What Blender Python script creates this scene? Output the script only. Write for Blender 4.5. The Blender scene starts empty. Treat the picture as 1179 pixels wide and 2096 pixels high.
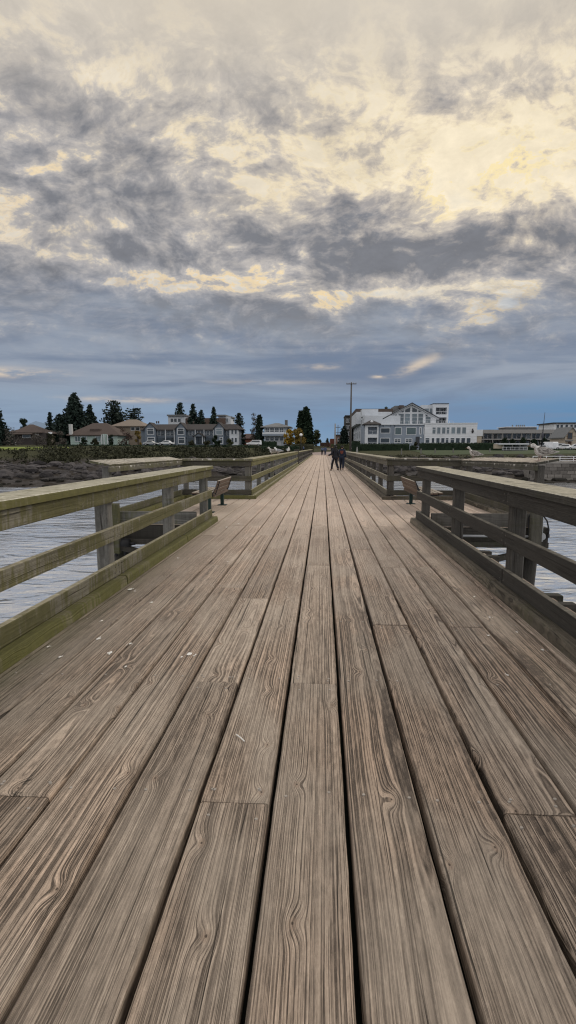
import bpy, bmesh, math, random
from mathutils import Vector, Matrix, noise as mnoise
R = random.Random(7)
sc = bpy.context.scene
COL = sc.collection
# ------------------------------------------------------------------ view
F = 1180.0; CX, CY = 589.5, 1102.0; HZ = 916.0; VX = 660.5; CAMH = 1.45
TH = math.atan((CY - HZ) / F); PS = math.atan((VX - CX) / F * math.cos(TH))
def ray(px, py):
    x, y, z = (px - CX) / F, (CY - py) / F, -1.0
    a = math.pi / 2 - TH
    y, z = y * math.cos(a) - z * math.sin(a), y * math.sin(a) + z * math.cos(a)
    x, y = x * math.cos(PS) - y * math.sin(PS), x * math.sin(PS) + y * math.cos(PS)
    return Vector((x, y, z))
def at(px, py, Y):                       # the point of a measured sight line at distance Y along the pier
    r = ray(px, py); t = Y / r.y
    return Vector((r.x * t, Y, CAMH + r.z * t))
def AX(px, Y): return at(px, HZ, Y).x
def AZ(py, Y, px=660): return at(px, py, Y).z

# ------------------------------------------------------------------ node helper
class NT:
    def __init__(s, tree): s.t = tree; s.n = tree.nodes; s.l = tree.links
    def new(s, typ, **k):
        n = s.n.new(typ)
        for a, b in k.items(): setattr(n, a, b)
        return n
    def put(s, sock, v):
        if v is None: return
        if isinstance(v, bpy.types.NodeSocket): s.l.new(v, sock)
        else:
            if sock.type == 'RGBA' and len(v) == 3: v = (*v, 1)
            sock.default_value = v
    def m(s, op, a, b=None, c=None, clamp=False):
        n = s.new('ShaderNodeMath', operation=op, use_clamp=clamp)
        for i, v in enumerate((a, b, c)): s.put(n.inputs[i], v)
        return n.outputs[0]
    def add(s, a, b): return s.m('ADD', a, b)
    def mul(s, a, b): return s.m('MULTIPLY', a, b)
    def sub(s, a, b): return s.m('SUBTRACT', a, b)
    def vec(s, x, y, z=0.0):
        n = s.new('ShaderNodeCombineXYZ')
        for i, v in enumerate((x, y, z)): s.put(n.inputs[i], v)
        return n.outputs[0]
    def sep(s, v):
        n = s.new('ShaderNodeSeparateXYZ'); s.put(n.inputs[0], v); return n.outputs
    def noise(s, v, scale, detail=3.0, rough=0.5, dist=0.0):
        n = s.new('ShaderNodeTexNoise'); s.put(n.inputs['Vector'], v)
        n.inputs['Scale'].default_value = scale; n.inputs['Detail'].default_value = detail
        n.inputs['Roughness'].default_value = rough; n.inputs['Distortion'].default_value = dist
        return n.outputs['Fac']
    def ramp(s, fac, stops, interp='LINEAR'):
        n = s.new('ShaderNodeValToRGB'); s.put(n.inputs[0], fac); cr = n.color_ramp; cr.interpolation = interp
        while len(cr.elements) < len(stops): cr.elements.new(0.5)
        for e, (p, c) in zip(cr.elements, stops):
            e.position = p; e.color = (*c, 1) if not isinstance(c, (int, float)) else (c, c, c, 1)
        return n.outputs[0]
    def step(s, v, a, b):                # smooth step a..b -> 0..1 (b may be below a)
        n = s.new('ShaderNodeMapRange', interpolation_type='SMOOTHSTEP'); s.put(n.inputs[0], v)
        lo, hi, o0, o1 = (a, b, 0.0, 1.0) if a < b else (b, a, 1.0, 0.0)
        for i, q in enumerate((lo, hi, o0, o1)): n.inputs[i + 1].default_value = q
        return n.outputs[0]
    def mix(s, fac, a, b, blend='MIX'):
        n = s.new('ShaderNodeMix', data_type='RGBA', blend_type=blend)
        s.put(n.inputs[0], fac); s.put(n.inputs[6], a); s.put(n.inputs[7], b); return n.outputs[2]
    def bump(s, h, dist, strength=1.0):
        n = s.new('ShaderNodeBump'); s.put(n.inputs['Height'], h)
        n.inputs['Distance'].default_value = dist; n.inputs['Strength'].default_value = strength
        return n.outputs[0]
def mat_new(name, rough=0.7, spec=0.35):
    m = bpy.data.materials.new(name); m.use_nodes = True
    t = NT(m.node_tree); b = m.node_tree.nodes['Principled BSDF']
    b.inputs['Roughness'].default_value = rough; b.inputs['Specular IOR Level'].default_value = spec
    return m, t, b
_simple = {}
def simple(name, col, rough=0.7, var=0.18, scale=3.0, spec=0.3, bump=0.0):
    if name in _simple: return _simple[name]
    m, t, b = mat_new(name, rough, spec)
    tc = t.new('ShaderNodeTexCoord').outputs['Object']
    n = t.noise(tc, scale, 5, 0.6)
    k = t.add(1 - var, t.mul(n, 2 * var))
    t.put(b.inputs['Base Color'], t.mix(1.0, col, t.vec(k, k, k), 'MULTIPLY'))
    if bump: t.put(b.inputs['Normal'], t.bump(t.noise(tc, scale * 6, 4, 0.6), bump))
    _simple[name] = m; return m

# ------------------------------------------------------------------ wood
def wood(name, light, dark, warm=None, moss=None, moss_amt=0.0, top=None, streak=0.0, edge=0.0, bump=1.0, contrast=1.0, moss_and_sheen=False, val=1.0):
    m, t, b = mat_new(name, 0.78, 0.3)
    gp = t.new('ShaderNodeAttribute', attribute_name='gp').outputs['Vector']
    rnd = t.new('ShaderNodeAttribute', attribute_name='rnd').outputs['Fac']
    a, l, th = t.sep(gp)
    wn = t.new('ShaderNodeTexWhiteNoise', noise_dimensions='1D'); t.put(wn.inputs['W'], t.mul(rnd, 91.7))
    r1, r2, r3 = t.sep(wn.outputs['Color'])
    seed = t.mul(rnd, 63.0)
    low = t.noise(t.vec(t.mul(a, 2.2), t.add(t.mul(l, 0.42), seed), t.mul(seed, 1.7)), 1.0, 2, 0.5)
    vo = t.new('ShaderNodeTexVoronoi', voronoi_dimensions='2D', feature='F1')
    t.put(vo.inputs['Vector'], t.vec(t.add(t.mul(a, 3.0), seed), t.add(t.mul(l, 1.7), t.mul(seed, 3.3)), 0.0))
    vo.inputs['Scale'].default_value = 1.0
    d = vo.outputs['Distance']; kr = t.sep(vo.outputs['Color'])
    keep = t.step(kr[0], 0.62, 0.55)
    d2 = t.mul(d, d)
    g = t.mul(keep, t.m('POWER', 2.718, t.mul(d2, -90.0)))
    a0 = t.mul(t.sub(r1, 0.5), 0.85)
    t0 = t.add(t.add(0.035, t.mul(r2, 0.10)), t.mul(t.sub(low, 0.5), 0.09))
    aa = t.sub(a, a0); tt = t.add(t0, t.mul(th, 1.0))
    rad = t.m('SQRT', t.add(t.mul(aa, aa), t.mul(tt, tt)))
    fine1 = t.noise(t.vec(t.mul(a, 30), t.mul(l, 2.2), seed), 1.0, 3, 0.55)
    wob = t.noise(t.vec(t.mul(a, 5), t.mul(l, 0.9), seed), 1.0, 2, 0.5)
    rad = t.add(t.add(rad, t.mul(g, 0.027)), t.add(t.mul(fine1, 0.0045), t.mul(wob, 0.016)))
    freq = t.add(170.0, t.mul(r3, 110.0))
    rn = t.noise(t.vec(t.mul(rad, freq), seed, t.mul(l, 0.25)), 1.0, 2.0, 0.6)
    brk = t.noise(t.vec(t.mul(a, 55), t.mul(l, 7.0), t.add(seed, 6.0)), 1.0, 4, 0.62)
    prof = t.step(t.add(rn, t.mul(t.sub(brk, 0.5), 0.30)), 0.38, 0.56)                                # 1 on the hard ridge, 0 in the worn groove
    prof2 = t.step(t.noise(t.vec(t.mul(rad, t.mul(freq, 2.6)), seed, t.mul(l, 0.3)), 1.0, 1.0, 0.5), 0.36, 0.60)
    patch = t.noise(t.vec(t.mul(a, 3.0), t.mul(l, 0.9), t.add(seed, 9.0)), 1.0, 3, 0.55)
    amp = t.add(0.46, t.mul(t.step(patch, 0.30, 0.66), 0.72))
    fibre = t.noise(t.vec(t.mul(a, 240), t.mul(l, 5.0), seed), 1.0, 2, 0.6)
    fleck = t.noise(t.vec(t.mul(a, 70), t.mul(l, 14.0), t.add(seed, 4.0)), 1.0, 3, 0.6)
    cw = t.add(a, t.mul(t.sub(low, 0.5), 0.06))
    crack = t.noise(t.vec(t.mul(cw, 62), t.add(t.mul(l, 0.55), seed), t.add(seed, 2.0)), 1.0, 3, 0.55)
    crk = t.step(crack, 0.365, 0.315)
    groove = t.add(t.mul(t.mul(t.sub(1.0, prof), amp), 0.80 * contrast), t.mul(t.sub(1.0, prof2), 0.34 * contrast))
    base = light
    if warm: base = t.mix(t.mul(t.step(patch, 0.35, 0.7), t.add(0.35, t.mul(r2, 0.6))), light, warm)
    c = t.mix(t.m('MINIMUM', groove, 0.95), base, dark)
    bl = t.add(0.42, t.add(t.mul(fibre, 0.55), t.mul(fleck, 0.62)))
    grit = t.noise(t.vec(t.mul(a, 190), t.mul(l, 60), t.add(seed, 1.0)), 1.0, 3, 0.7)
    bl = t.mul(bl, t.add(0.72, t.mul(grit, 0.56)))
    bl = t.mul(bl, t.mul(val, t.add(0.80, t.mul(r3, 0.40))))
    pos = t.new('ShaderNodeNewGeometry')
    big = t.noise(pos.outputs['Position'], 1.3, 5, 0.6)
    bl = t.mul(bl, t.add(0.74, t.mul(big, 0.52)))
    c = t.mix(1.0, c, t.vec(bl, bl, bl), 'MULTIPLY')
    c = t.mix(t.mul(crk, 0.85), c, (0.02, 0.016, 0.012))
    kd = t.mul(keep, t.step(d, 0.055, 0.03)); kc = t.mul(keep, t.step(d, 0.014, 0.006))
    c = t.mix(t.mul(kd, 0.45), c, t.mix(0.5, dark, warm or light))
    c = t.mix(t.mul(kc, 0.8), c, (0.03, 0.022, 0.016))
    nx, ny, nz = t.sep(pos.outputs['Normal'])
    if moss_and_sheen:                                                # green growth creeping out from under the bull rail
        px_, py_, _z = t.sep(pos.outputs['Position'])
        e = t.step(t.add(px_, t.mul(t.noise(pos.outputs['Position'], 5, 4, 0.6), 0.30)), -1.62, -1.95)
        c = t.mix(t.mul(e, 0.5), c, (0.085, 0.088, 0.026))
        left_tone = t.step(t.add(px_, t.mul(big, 0.7)), -0.75, -1.6)  # greyer, darker tone growing towards the left side
        c = t.mix(t.mul(left_tone, 0.32), c, (0.085, 0.083, 0.072))
        sheen = t.mul(t.step(py_, 2.2, 15.0), 0.55)               # grazing sheen painted in, paler further along
        c = t.mix(sheen, c, (0.66, 0.53, 0.44))
    if moss:
        mn = t.noise(pos.outputs['Position'], 2.2, 6, 0.62)
        mv = t.noise(t.vec(t.mul(l, 16), t.mul(th, 2.0), t.mul(a, 2.0)), 1.0, 3, 0.6)
        mf = t.mul(t.step(t.add(t.mul(mn, 0.55), t.mul(mv, 0.45)), 0.64 - moss_amt * 0.35, 0.74 - moss_amt * 0.35), min(1, moss_amt + .12))
        mc = t.mix(t.noise(pos.outputs['Position'], 14, 4, 0.6), [q * 0.55 for q in moss], [q * 1.5 for q in moss])
        c = t.mix(mf, c, mc)
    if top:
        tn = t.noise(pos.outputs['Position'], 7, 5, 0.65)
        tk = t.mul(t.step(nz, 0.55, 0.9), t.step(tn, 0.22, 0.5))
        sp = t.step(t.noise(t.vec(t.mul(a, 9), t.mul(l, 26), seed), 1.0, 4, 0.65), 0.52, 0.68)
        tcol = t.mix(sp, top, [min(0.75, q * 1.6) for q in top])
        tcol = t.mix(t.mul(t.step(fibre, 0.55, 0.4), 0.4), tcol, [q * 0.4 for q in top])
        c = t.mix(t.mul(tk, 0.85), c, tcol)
    if edge:                                                     # bleached, bird-limed arris of the caps
        en = t.noise(pos.outputs['Position'], 22, 4, 0.65)
        ek = t.mul(t.step(t.m('ABSOLUTE', a), 0.17, 0.197), t.mul(t.step(nz, 0.3, 0.8), t.step(en, 0.42, 0.58)))
        c = t.mix(t.mul(ek, edge), c, (0.62, 0.59, 0.50))
        wl = t.mul(t.step(t.noise(t.vec(t.mul(a, 14), t.mul(l, 6), seed), 1.0, 4, 0.6), 0.66, 0.72), t.step(nz, 0.5, 0.9))
        c = t.mix(t.mul(wl, edge), c, (0.66, 0.64, 0.58))
    if streak:
        sn = t.noise(t.vec(t.mul(l, 7.0), 3.3, 0.0), 1.0, 4, 0.7)
        sk = t.mul(t.step(sn, 0.56, 0.62), t.step(th, -0.055, 0.0))
        c = t.mix(t.mul(sk, streak), c, (0.62, 0.6, 0.55))
    t.put(b.inputs['Base Color'], c)
    h = t.add(t.mul(t.add(prof, t.mul(prof2, .25)), t.mul(amp, 0.8)), t.add(t.mul(fibre, 0.35), t.mul(fleck, 0.25)))
    h = t.sub(h, t.add(t.mul(crk, 1.4), t.mul(kc, 1.0)))
    t.put(b.inputs['Normal'], t.bump(h, 0.006 * bump, 0.8))
    return m
M = {}
M['deck'] = wood('weathered_deck_timber', (0.43, 0.355, 0.285), (0.058, 0.044, 0.034), warm=(0.55, 0.40, 0.295), moss_and_sheen=True, val=0.95, contrast=1.05)
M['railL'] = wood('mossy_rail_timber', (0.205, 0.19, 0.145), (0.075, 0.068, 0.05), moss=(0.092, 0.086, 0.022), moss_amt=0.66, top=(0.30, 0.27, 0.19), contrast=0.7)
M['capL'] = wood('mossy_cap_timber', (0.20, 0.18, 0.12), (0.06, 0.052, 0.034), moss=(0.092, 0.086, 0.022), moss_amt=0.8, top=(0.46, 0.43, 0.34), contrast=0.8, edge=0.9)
M['postL'] = wood('grey_post_timber', (0.17, 0.165, 0.15), (0.06, 0.057, 0.05), moss=(0.10, 0.10, 0.035), moss_amt=0.35, contrast=0.7)
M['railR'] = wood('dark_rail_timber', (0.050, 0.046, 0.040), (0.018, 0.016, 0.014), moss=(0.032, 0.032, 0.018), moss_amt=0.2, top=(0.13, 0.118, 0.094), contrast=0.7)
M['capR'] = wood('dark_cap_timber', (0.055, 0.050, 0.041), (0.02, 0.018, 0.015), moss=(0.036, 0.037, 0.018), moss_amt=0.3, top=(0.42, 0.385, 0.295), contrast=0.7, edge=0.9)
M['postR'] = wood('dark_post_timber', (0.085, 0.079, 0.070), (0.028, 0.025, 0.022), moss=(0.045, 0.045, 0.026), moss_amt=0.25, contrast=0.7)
M['kerbL'] = wood('mossy_kerb_timber', (0.16, 0.145, 0.085), (0.06, 0.055, 0.03), moss=(0.098, 0.096, 0.024), moss_amt=0.72, contrast=0.8)
M['kerbR'] = wood('worn_kerb_timber', (0.175, 0.15, 0.115), (0.04, 0.034, 0.026), moss=(0.07, 0.068, 0.032), moss_amt=0.35, contrast=1.0)
M['bayL'] = wood('bay_rail_timber', (0.14, 0.13, 0.10), (0.05, 0.045, 0.035), moss=(0.08, 0.08, 0.028), moss_amt=0.5, top=(0.47, 0.43, 0.36), streak=0.8, contrast=0.7)
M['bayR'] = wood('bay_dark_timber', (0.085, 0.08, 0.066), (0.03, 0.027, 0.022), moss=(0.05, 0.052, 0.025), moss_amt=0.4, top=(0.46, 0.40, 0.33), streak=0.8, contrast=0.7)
M['boardL'] = wood('bay_board_left', (0.14, 0.13, 0.10), (0.05, 0.045, 0.035), moss=(0.08, 0.08, 0.028), moss_amt=0.6, contrast=0.7)
M['boardR'] = wood('bay_board_right', (0.095, 0.088, 0.07), (0.03, 0.027, 0.022), moss=(0.055, 0.055, 0.025), moss_amt=0.45, contrast=0.7)
M['farL'] = wood('far_mossy_timber', (0.24, 0.22, 0.13), (0.09, 0.08, 0.05), moss=(0.125, 0.118, 0.045), moss_amt=0.8, top=(0.34, 0.31, 0.22), contrast=0.6)
M['farR'] = wood('far_grey_timber', (0.17, 0.155, 0.125), (0.06, 0.054, 0.043), moss=(0.09, 0.085, 0.04), moss_amt=0.45, top=(0.36, 0.33, 0.25), contrast=0.6)
M['under'] = wood('wet_under_timber', (0.05, 0.045, 0.038), (0.015, 0.013, 0.011), moss=(0.03, 0.035, 0.015), moss_amt=0.4, contrast=0.7)
M['slat'] = wood('bench_slat_timber', (0.15, 0.108, 0.080), (0.07, 0.05, 0.04), top=(0.36, 0.32, 0.27), contrast=0.5)
M['nail'] = simple('rusty_nail', (0.32, 0.285, 0.25), 0.4, 0.4, 40)
M['bolt'] = simple('dull_bolt', (0.10, 0.09, 0.08), 0.5, 0.4, 40)
M['drop'] = simple('bird_dropping_white', (0.72, 0.70, 0.66), 0.8, 0.2, 30)
M['greenmetal'] = simple('dark_green_metal', (0.012, 0.032, 0.03), 0.45)
M['galv'] = simple('galvanised_pipe', (0.32, 0.33, 0.34), 0.5, 0.25, 9)
M['rubber'] = simple('black_rubber', (0.02, 0.02, 0.022), 0.6)

# ------------------------------------------------------------------ mesh builder
class MB:
    def __init__(s): s.v = []; s.f = []; s.mi = []; s.gp = []; s.r = []
    def raw(s, vs, fs, mi=0, gp=None, rnd=0.0):
        o = len(s.v); s.v += [tuple(q) for q in vs]; s.f += [tuple(i + o for i in f) for f in fs]; s.mi += [mi] * len(fs)
        s.gp += gp if gp else [tuple(q) for q in vs]; s.r += [rnd] * len(vs)
    def box(s, x0, x1, y0, y1, z0, z1, mi=0):
        vs = [(x, y, z) for z in (z0, z1) for y in (y0, y1) for x in (x0, x1)]
        s.raw(vs, [(0, 2, 3, 1), (4, 5, 7, 6), (0, 1, 5, 4), (1, 3, 7, 5), (3, 2, 6, 7), (2, 0, 4, 6)], mi, rnd=R.random())
    def prism(s, poly, d, mi=0):          # polygon (3d points, one plane) swept by vector d
        n = len(poly); d = Vector(d); vs = [Vector(p) for p in poly] + [Vector(p) + d for p in poly]
        s.raw(vs, [tuple(range(n - 1, -1, -1)), tuple(range(n, 2 * n))] + [(i, (i + 1) % n, n + (i + 1) % n, n + i) for i in range(n)], mi, rnd=R.random())
    def tube(s, pts, rad, n=8, mi=0, caps=True):
        pts = [Vector(p) for p in pts]; rr = rad if isinstance(rad, (list, tuple)) else [rad] * len(pts)
        vs = []; up = Vector((0.13, 0.21, 1)).normalized()
        for i, p in enumerate(pts):
            dr = (pts[min(i + 1, len(pts) - 1)] - pts[max(i - 1, 0)]).normalized()
            u = dr.cross(up)
            if u.length < 0.1: u = dr.cross(Vector((1, 0, 0)))
            u.normalize(); w = dr.cross(u)
            vs += [p + (u * math.cos(2 * math.pi * k / n) + w * math.sin(2 * math.pi * k / n)) * rr[i] for k in range(n)]
        fs = [(i * n + k, i * n + (k + 1) % n, (i + 1) * n + (k + 1) % n, (i + 1) * n + k) for i in range(len(pts) - 1) for k in range(n)]
        if caps: fs += [tuple(range(n - 1, -1, -1)), tuple((len(pts) - 1) * n + k for k in range(n))]
        s.raw(vs, fs, mi)
    def timber(s, p0, p1, w, t, across=(1, 0, 0), seg=0.4, wear=0.004, bev=0.008, cup=0.0, rnd=None, mi=0, endround=0.004):
        """squared timber from p0 to p1 (centre of its TOP face), w wide along `across`, t deep below"""
        p0, p1 = Vector(p0), Vector(p1); L = (p1 - p0).length; dl = (p1 - p0) / L
        ac = Vector(across); ac = (ac - dl * ac.dot(dl)).normalized(); dn = dl.cross(ac); 
        if dn.z < -0.5 or (abs(dn.z) < 0.5 and False): dn = -dn
        rnd = R.random() if rnd is None else rnd; sd = rnd * 97
        h = w / 2
        prof = [(-h, -t), (-h, -bev * 1.6), (-h + bev * .35, -bev * .5), (-h + bev * 1.3, 0), (0, cup), (h - bev * 1.3, 0), (h - bev * .35, -bev * .5), (h, -bev * 1.6), (h, -t)]
        ns = max(1, int(round(L / seg))); ys = [L * i / ns for i in range(ns + 1)]
        if endround and L > 0.1: ys = [0.0, 0.012] + ys[1:-1] + [L - 0.012, L]
        vs, gp = [], []; n = len(prof)
        for i, y in enumerate(ys):
            e = endround if (i == 0 or i == len(ys) - 1) else 0.0
            for (x, z) in prof:
                j = 0.0
                if abs(x) > h * 0.5 and z > -t:
                    sg = 1 if x > 0 else -1
                    q = mnoise.noise(Vector((y * 2.3 + sd, sg * 7.1, sd))) * 0.8 + mnoise.noise(Vector((y * 11 + sd, sg * 3.3, sd))) * 0.5
                    j = -sg * wear * (0.5 + q)
                zz = z - (e if z > -t else 0)
                vs.append(p0 + dl * y + ac * (x + j) + dn * zz); gp.append((x + j, y, zz))
        fs = [(i * n + k, i * n + (k + 1) % n, (i + 1) * n + (k + 1) % n, (i + 1) * n + k) for i in range(len(ys) - 1) for k in range(n)]
        fs += [tuple(range(n - 1, -1, -1)), tuple((len(ys) - 1) * n + k for k in range(n))]
        s.raw(vs, fs, mi, gp, rnd)
    def build(s, name, mats, parent=None, smooth=False, loc=None):
        me = bpy.data.meshes.new(name); me.from_pydata(s.v, [], s.f)
        for m in (mats if isinstance(mats, (list, tuple)) else [mats]): me.materials.append(m)
        me.polygons.foreach_set('material_index', s.mi)
        at_ = me.attributes.new('gp', 'FLOAT_VECTOR', 'POINT'); at_.data.foreach_set('vector', [c for g in s.gp for c in g])
        ar = me.attributes.new('rnd', 'FLOAT', 'POINT'); ar.data.foreach_set('value', s.r)
        bm = bmesh.new(); bm.from_mesh(me); bmesh.ops.recalc_face_normals(bm, faces=bm.faces); bm.to_mesh(me); bm.free()
        if smooth: me.shade_smooth()
        o = bpy.data.objects.new(name, me); COL.objects.link(o)
        if parent: o.parent = parent; o.matrix_parent_inverse = Matrix.Translation(parent.location).inverted()
        if loc is not None: o.location = loc
        return o
def tag(o, label=None, cat=None, group=None, kind=None):
    for k, v in (('label', label), ('category', cat), ('group', group), ('kind', kind)):
        if v: o[k] = v
    return o
def thing(name, label, cat, loc=(0, 0, 0), group=None):
    o = bpy.data.objects.new(name, None); COL.objects.link(o); o.location = loc
    o.empty_display_size = 0.2
    return tag(o, label, cat, group)
def dup(o, loc, rz=0.0, label=None, scale=None, parent=None):
    c = o.copy(); COL.objects.link(c)
    if parent: c.parent = parent
    else:
        c.location = loc; c.rotation_euler = (0, 0, rz)
        if label: c['label'] = label
        if scale: c.scale = (scale,) * 3
    for ch in list(o.children): dup(ch, None, parent=c)
    return c
# ------------------------------------------------------------------ sky
SUN_AZ, SUN_EL = 48.0, 34.0
def make_sky():
    w = bpy.data.worlds.new('World'); sc.world = w; w.use_nodes = True
    t = NT(w.node_tree); bg = w.node_tree.nodes['Background']; bg.inputs['Strength'].default_value = 0.1
    w.cycles.sampling_method = 'MANUAL'; w.cycles.sample_map_resolution = 512
    sky = t.new('ShaderNodeTexSky', sky_type='NISHITA', sun_disc=False)
    sky.sun_elevation = math.radians(SUN_EL); sky.sun_rotation = math.radians(SUN_AZ)
    d = t.new('ShaderNodeTexCoord').outputs['Generated']
    x, y, z = t.sep(d)
    zc = t.m('MAXIMUM', z, 0.0)
    az = t.m('ARCTAN2', x, y); el = t.m('ARCSINE', z)
    def blob(px, py, rx, ry, amp, tilt=0.0):
        r = ray(px, py).normalized(); a0 = math.atan2(r.x, r.y); e0 = math.asin(r.z)
        da, de = t.sub(az, a0), t.sub(el, e0)
        if tilt:
            c, s = math.cos(tilt), math.sin(tilt)
            da, de = t.add(t.mul(da, c), t.mul(de, s)), t.sub(t.mul(de, c), t.mul(da, s))
        u = t.mul(da, F / rx); v = t.mul(de, F / ry)
        return t.mul(t.m('POWER', 2.718, t.mul(t.add(t.mul(u, u), t.mul(v, v)), -1.0)), amp)
    inv = t.m('DIVIDE', 1.0, t.add(zc, 0.40))
    p = t.vec(t.mul(x, inv), t.mul(t.mul(y, inv), 1.15), 3.7)
    wv = t.new('ShaderNodeTexNoise'); t.put(wv.inputs['Vector'], p); wv.inputs['Scale'].default_value = 3.2; wv.inputs['Detail'].default_value = 4
    vm = t.new('ShaderNodeVectorMath', operation='MULTIPLY_ADD'); t.put(vm.inputs[0], wv.outputs['Color']); vm.inputs[1].default_value = (.16, .16, 0); t.put(vm.inputs[2], p)
    pw = vm.outputs[0]
    n1 = t.noise(pw, 3.4, 4, 0.55)
    n2 = t.noise(pw, 12.0, 7, 0.64)
    n3 = t.noise(pw, 27.0, 6, 0.65)
    n4 = t.noise(pw, 5.6, 6, 0.6, 0.4)
    sh = t.new('ShaderNodeVectorMath', operation='ADD'); t.put(sh.inputs[0], pw); sh.inputs[1].default_value = (0.022, -0.030, 0)
    n2b = t.noise(sh.outputs[0], 12.0, 7, 0.64)
    D = t.add(t.mul(n1, 0.34), t.add(t.mul(n2, 0.44), t.mul(n3, 0.22)))
    BL = [(650, 515, 300, 42, .15), (840, 520, 120, 36, .08), (760, 430, 110, 26, .11), (1130, 525, 110, 55, .15), (960, 490, 60, 40, .10), (120, 385, 150, 26, .07),
          (520, 470, 60, 40, .06), (250, 520, 200, 45, .05), (420, 640, 420, 45, .10), (150, 600, 200, 40, .08), (880, 690, 260, 40, .09), (760, 640, 60, 25, .07), (560, 330, 90, 30, .04), (90, 320, 260, 50, .04), (330, 430, 120, 40, .04),
          (1010, 345, 170, 80, -.10), (900, 400, 90, 60, -.09), (700, 350, 150, 60, -.03), (680, 618, 55, 26, -.24), (1000, 637, 110, 22, -.17, 0.45), (920, 592, 120, 9, -.12), (930, 665, 50, 10, -.10), (780, 600, 40, 10, -.12), (860, 600, 90, 16, -.08), (1050, 590, 70, 14, -.07, .3),
          (345, 578, 75, 20, -.19), (540, 565, 75, 30, -.19), (200, 575, 60, 12, -.10), (480, 590, 60, 10, -.10), (20, 420, 45, 30, -.10), (110, 345, 60, 30, -.08), (370, 380, 40, 25, -.07), (420, 480, 70, 40, -.06), (30, 500, 50, 12, -.07),
          (520, 300, 120, 40, -.05), (850, 750, 45, 12, -.12), (770, 762, 30, 6, -.08)]
    s = None
    for q in BL:
        v = blob(*q); s = v if s is None else t.add(s, v)
    fade = t.add(0.0, t.mul(t.noise(pw, 7.0, 5, 0.65), 2.0))         # ragged outlines
    D = t.add(D, t.mul(s, fade))
    emb = t.mul(t.sub(n2, n2b), 0.75)                               # sun-side relief of the cloud tops
    # warm brightness toward the upper right
    warmth = t.m('ADD', blob(1060, 330, 430, 230, 0.75), blob(620, 120, 900, 260, 0.45), clamp=True)
    # cloud colours, thin (lit through) to thick (grey underside)
    lit = t.mix(warmth, (0.74, 0.67, 0.57), (0.95, 0.83, 0.62))
    soft = t.mix(warmth, (0.58, 0.54, 0.49), (0.82, 0.71, 0.55))
    mid = t.mix(warmth, (0.425, 0.410, 0.415), (0.62, 0.55, 0.46))
    thk = t.mix(warmth, (0.315, 0.315, 0.335), (0.42, 0.385, 0.36))
    drk = (0.205, 0.212, 0.236)
    Dv = t.sub(D, emb)
    T = t.m('MULTIPLY_ADD', t.sub(Dv, 0.480), 5.0, 0.5)
    T = t.m('MAXIMUM', t.m('MINIMUM', T, 1.6), 0.0)
    T = t.m('SUBTRACT', T, t.mul(warmth, 0.10))
    T = t.m('MULTIPLY', T, t.add(0.66, t.mul(n2, 0.62)))
    c = t.mix(t.step(T, 0.0, 0.28), lit, soft)
    c = t.mix(t.step(T, 0.22, 0.52), c, mid)
    c = t.mix(t.step(T, 0.46, 0.90), c, thk)
    c = t.mix(t.step(T, 0.72, 1.45), c, drk)
    tx = t.add(0.46, t.add(t.mul(n4, 0.46), t.add(t.mul(n3, 0.34), t.mul(n2, 0.28))))
    c = t.mix(1.0, c, t.vec(tx, tx, tx), 'MULTIPLY')
    gz = t.step(t.noise(pw, 0.9, 3, 0.5), 0.44, 0.60)
    gsp = t.add(t.add(blob(690, 612, 60, 32, .9), blob(1010, 640, 110, 45, 1.0, .4)), t.add(blob(350, 575, 130, 30, .7), blob(540, 560, 90, 40, .8)))
    gsp = t.add(t.add(gsp, blob(1040, 335, 90, 36, .8)), t.add(blob(890, 415, 45, 45, .7), blob(150, 370, 250, 60, .5)))
    gold = t.mul(t.step(T, 0.42, 0.06), t.step(T, -0.02, 0.04))
    gold = t.mul(gold, t.m('ADD', gsp, t.mul(gz, 0.25), clamp=True))
    gold = t.mul(gold, t.step(el, 0.10, 0.2))
    c = t.mix(t.mul(gold, 0.9), c, t.mix(warmth, (0.87, 0.66, 0.40), (0.98, 0.81, 0.44)))
    gap = t.mul(t.step(Dv, 0.37, 0.27), t.step(el, 0.42, 0.30))
    gap = t.mul(gap, t.sub(1.0, t.mul(warmth, 0.7)))
    blue = t.mix(0.5, (5.4, 6.6, 7.6), sky.outputs[0])
    # low smooth stratus, stretched along the horizon
    ps = t.vec(t.mul(az, 3.0), t.mul(el, 26.0), 1.3)
    s1 = t.noise(ps, 1.0, 6, 0.58, 0.35)
    low = t.mix(t.step(s1, 0.34, 0.68), (0.315, 0.36, 0.435), (0.175, 0.225, 0.32))
    hz = t.mix(t.step(az, -0.5, 0.45), (0.265, 0.355, 0.475), (0.130, 0.26, 0.44))
    hz = t.mix(t.mul(t.step(s1, 0.44, 0.60), 0.40), hz, (0.20, 0.26, 0.375))
    low = t.mix(t.step(t.add(el, t.mul(t.sub(s1, 0.5), 0.06)), 0.115, 0.045), low, hz)
    rimh = t.mul(t.step(el, 0.035, 0.0), 0.45)
    low = t.mix(rimh, low, (0.27, 0.40, 0.55))
    br = t.add(t.add(blob(25, 763, 75, 8, 1.0), blob(245, 818, 90, 5, 0.7)), t.add(blob(550, 783, 130, 4, .3), blob(660, 750, 40, 6, .5)))
    br = t.add(br, t.add(blob(860, 745, 45, 9, 0.8, 0.4), blob(775, 771, 14, 3, 1.0)))
    br = t.mul(br, t.step(t.noise(t.vec(t.mul(az, 16.0), t.mul(el, 60.0), 5.0), 1.0, 4, 0.6), 0.36, 0.60))
    low = t.mix(br, low, (0.72, 0.60, 0.47))
    band = t.step(t.add(el, t.add(t.mul(t.sub(n1, 0.5), 0.16), t.mul(t.sub(n2, 0.5), 0.12))), 0.13, 0.285)
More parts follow.
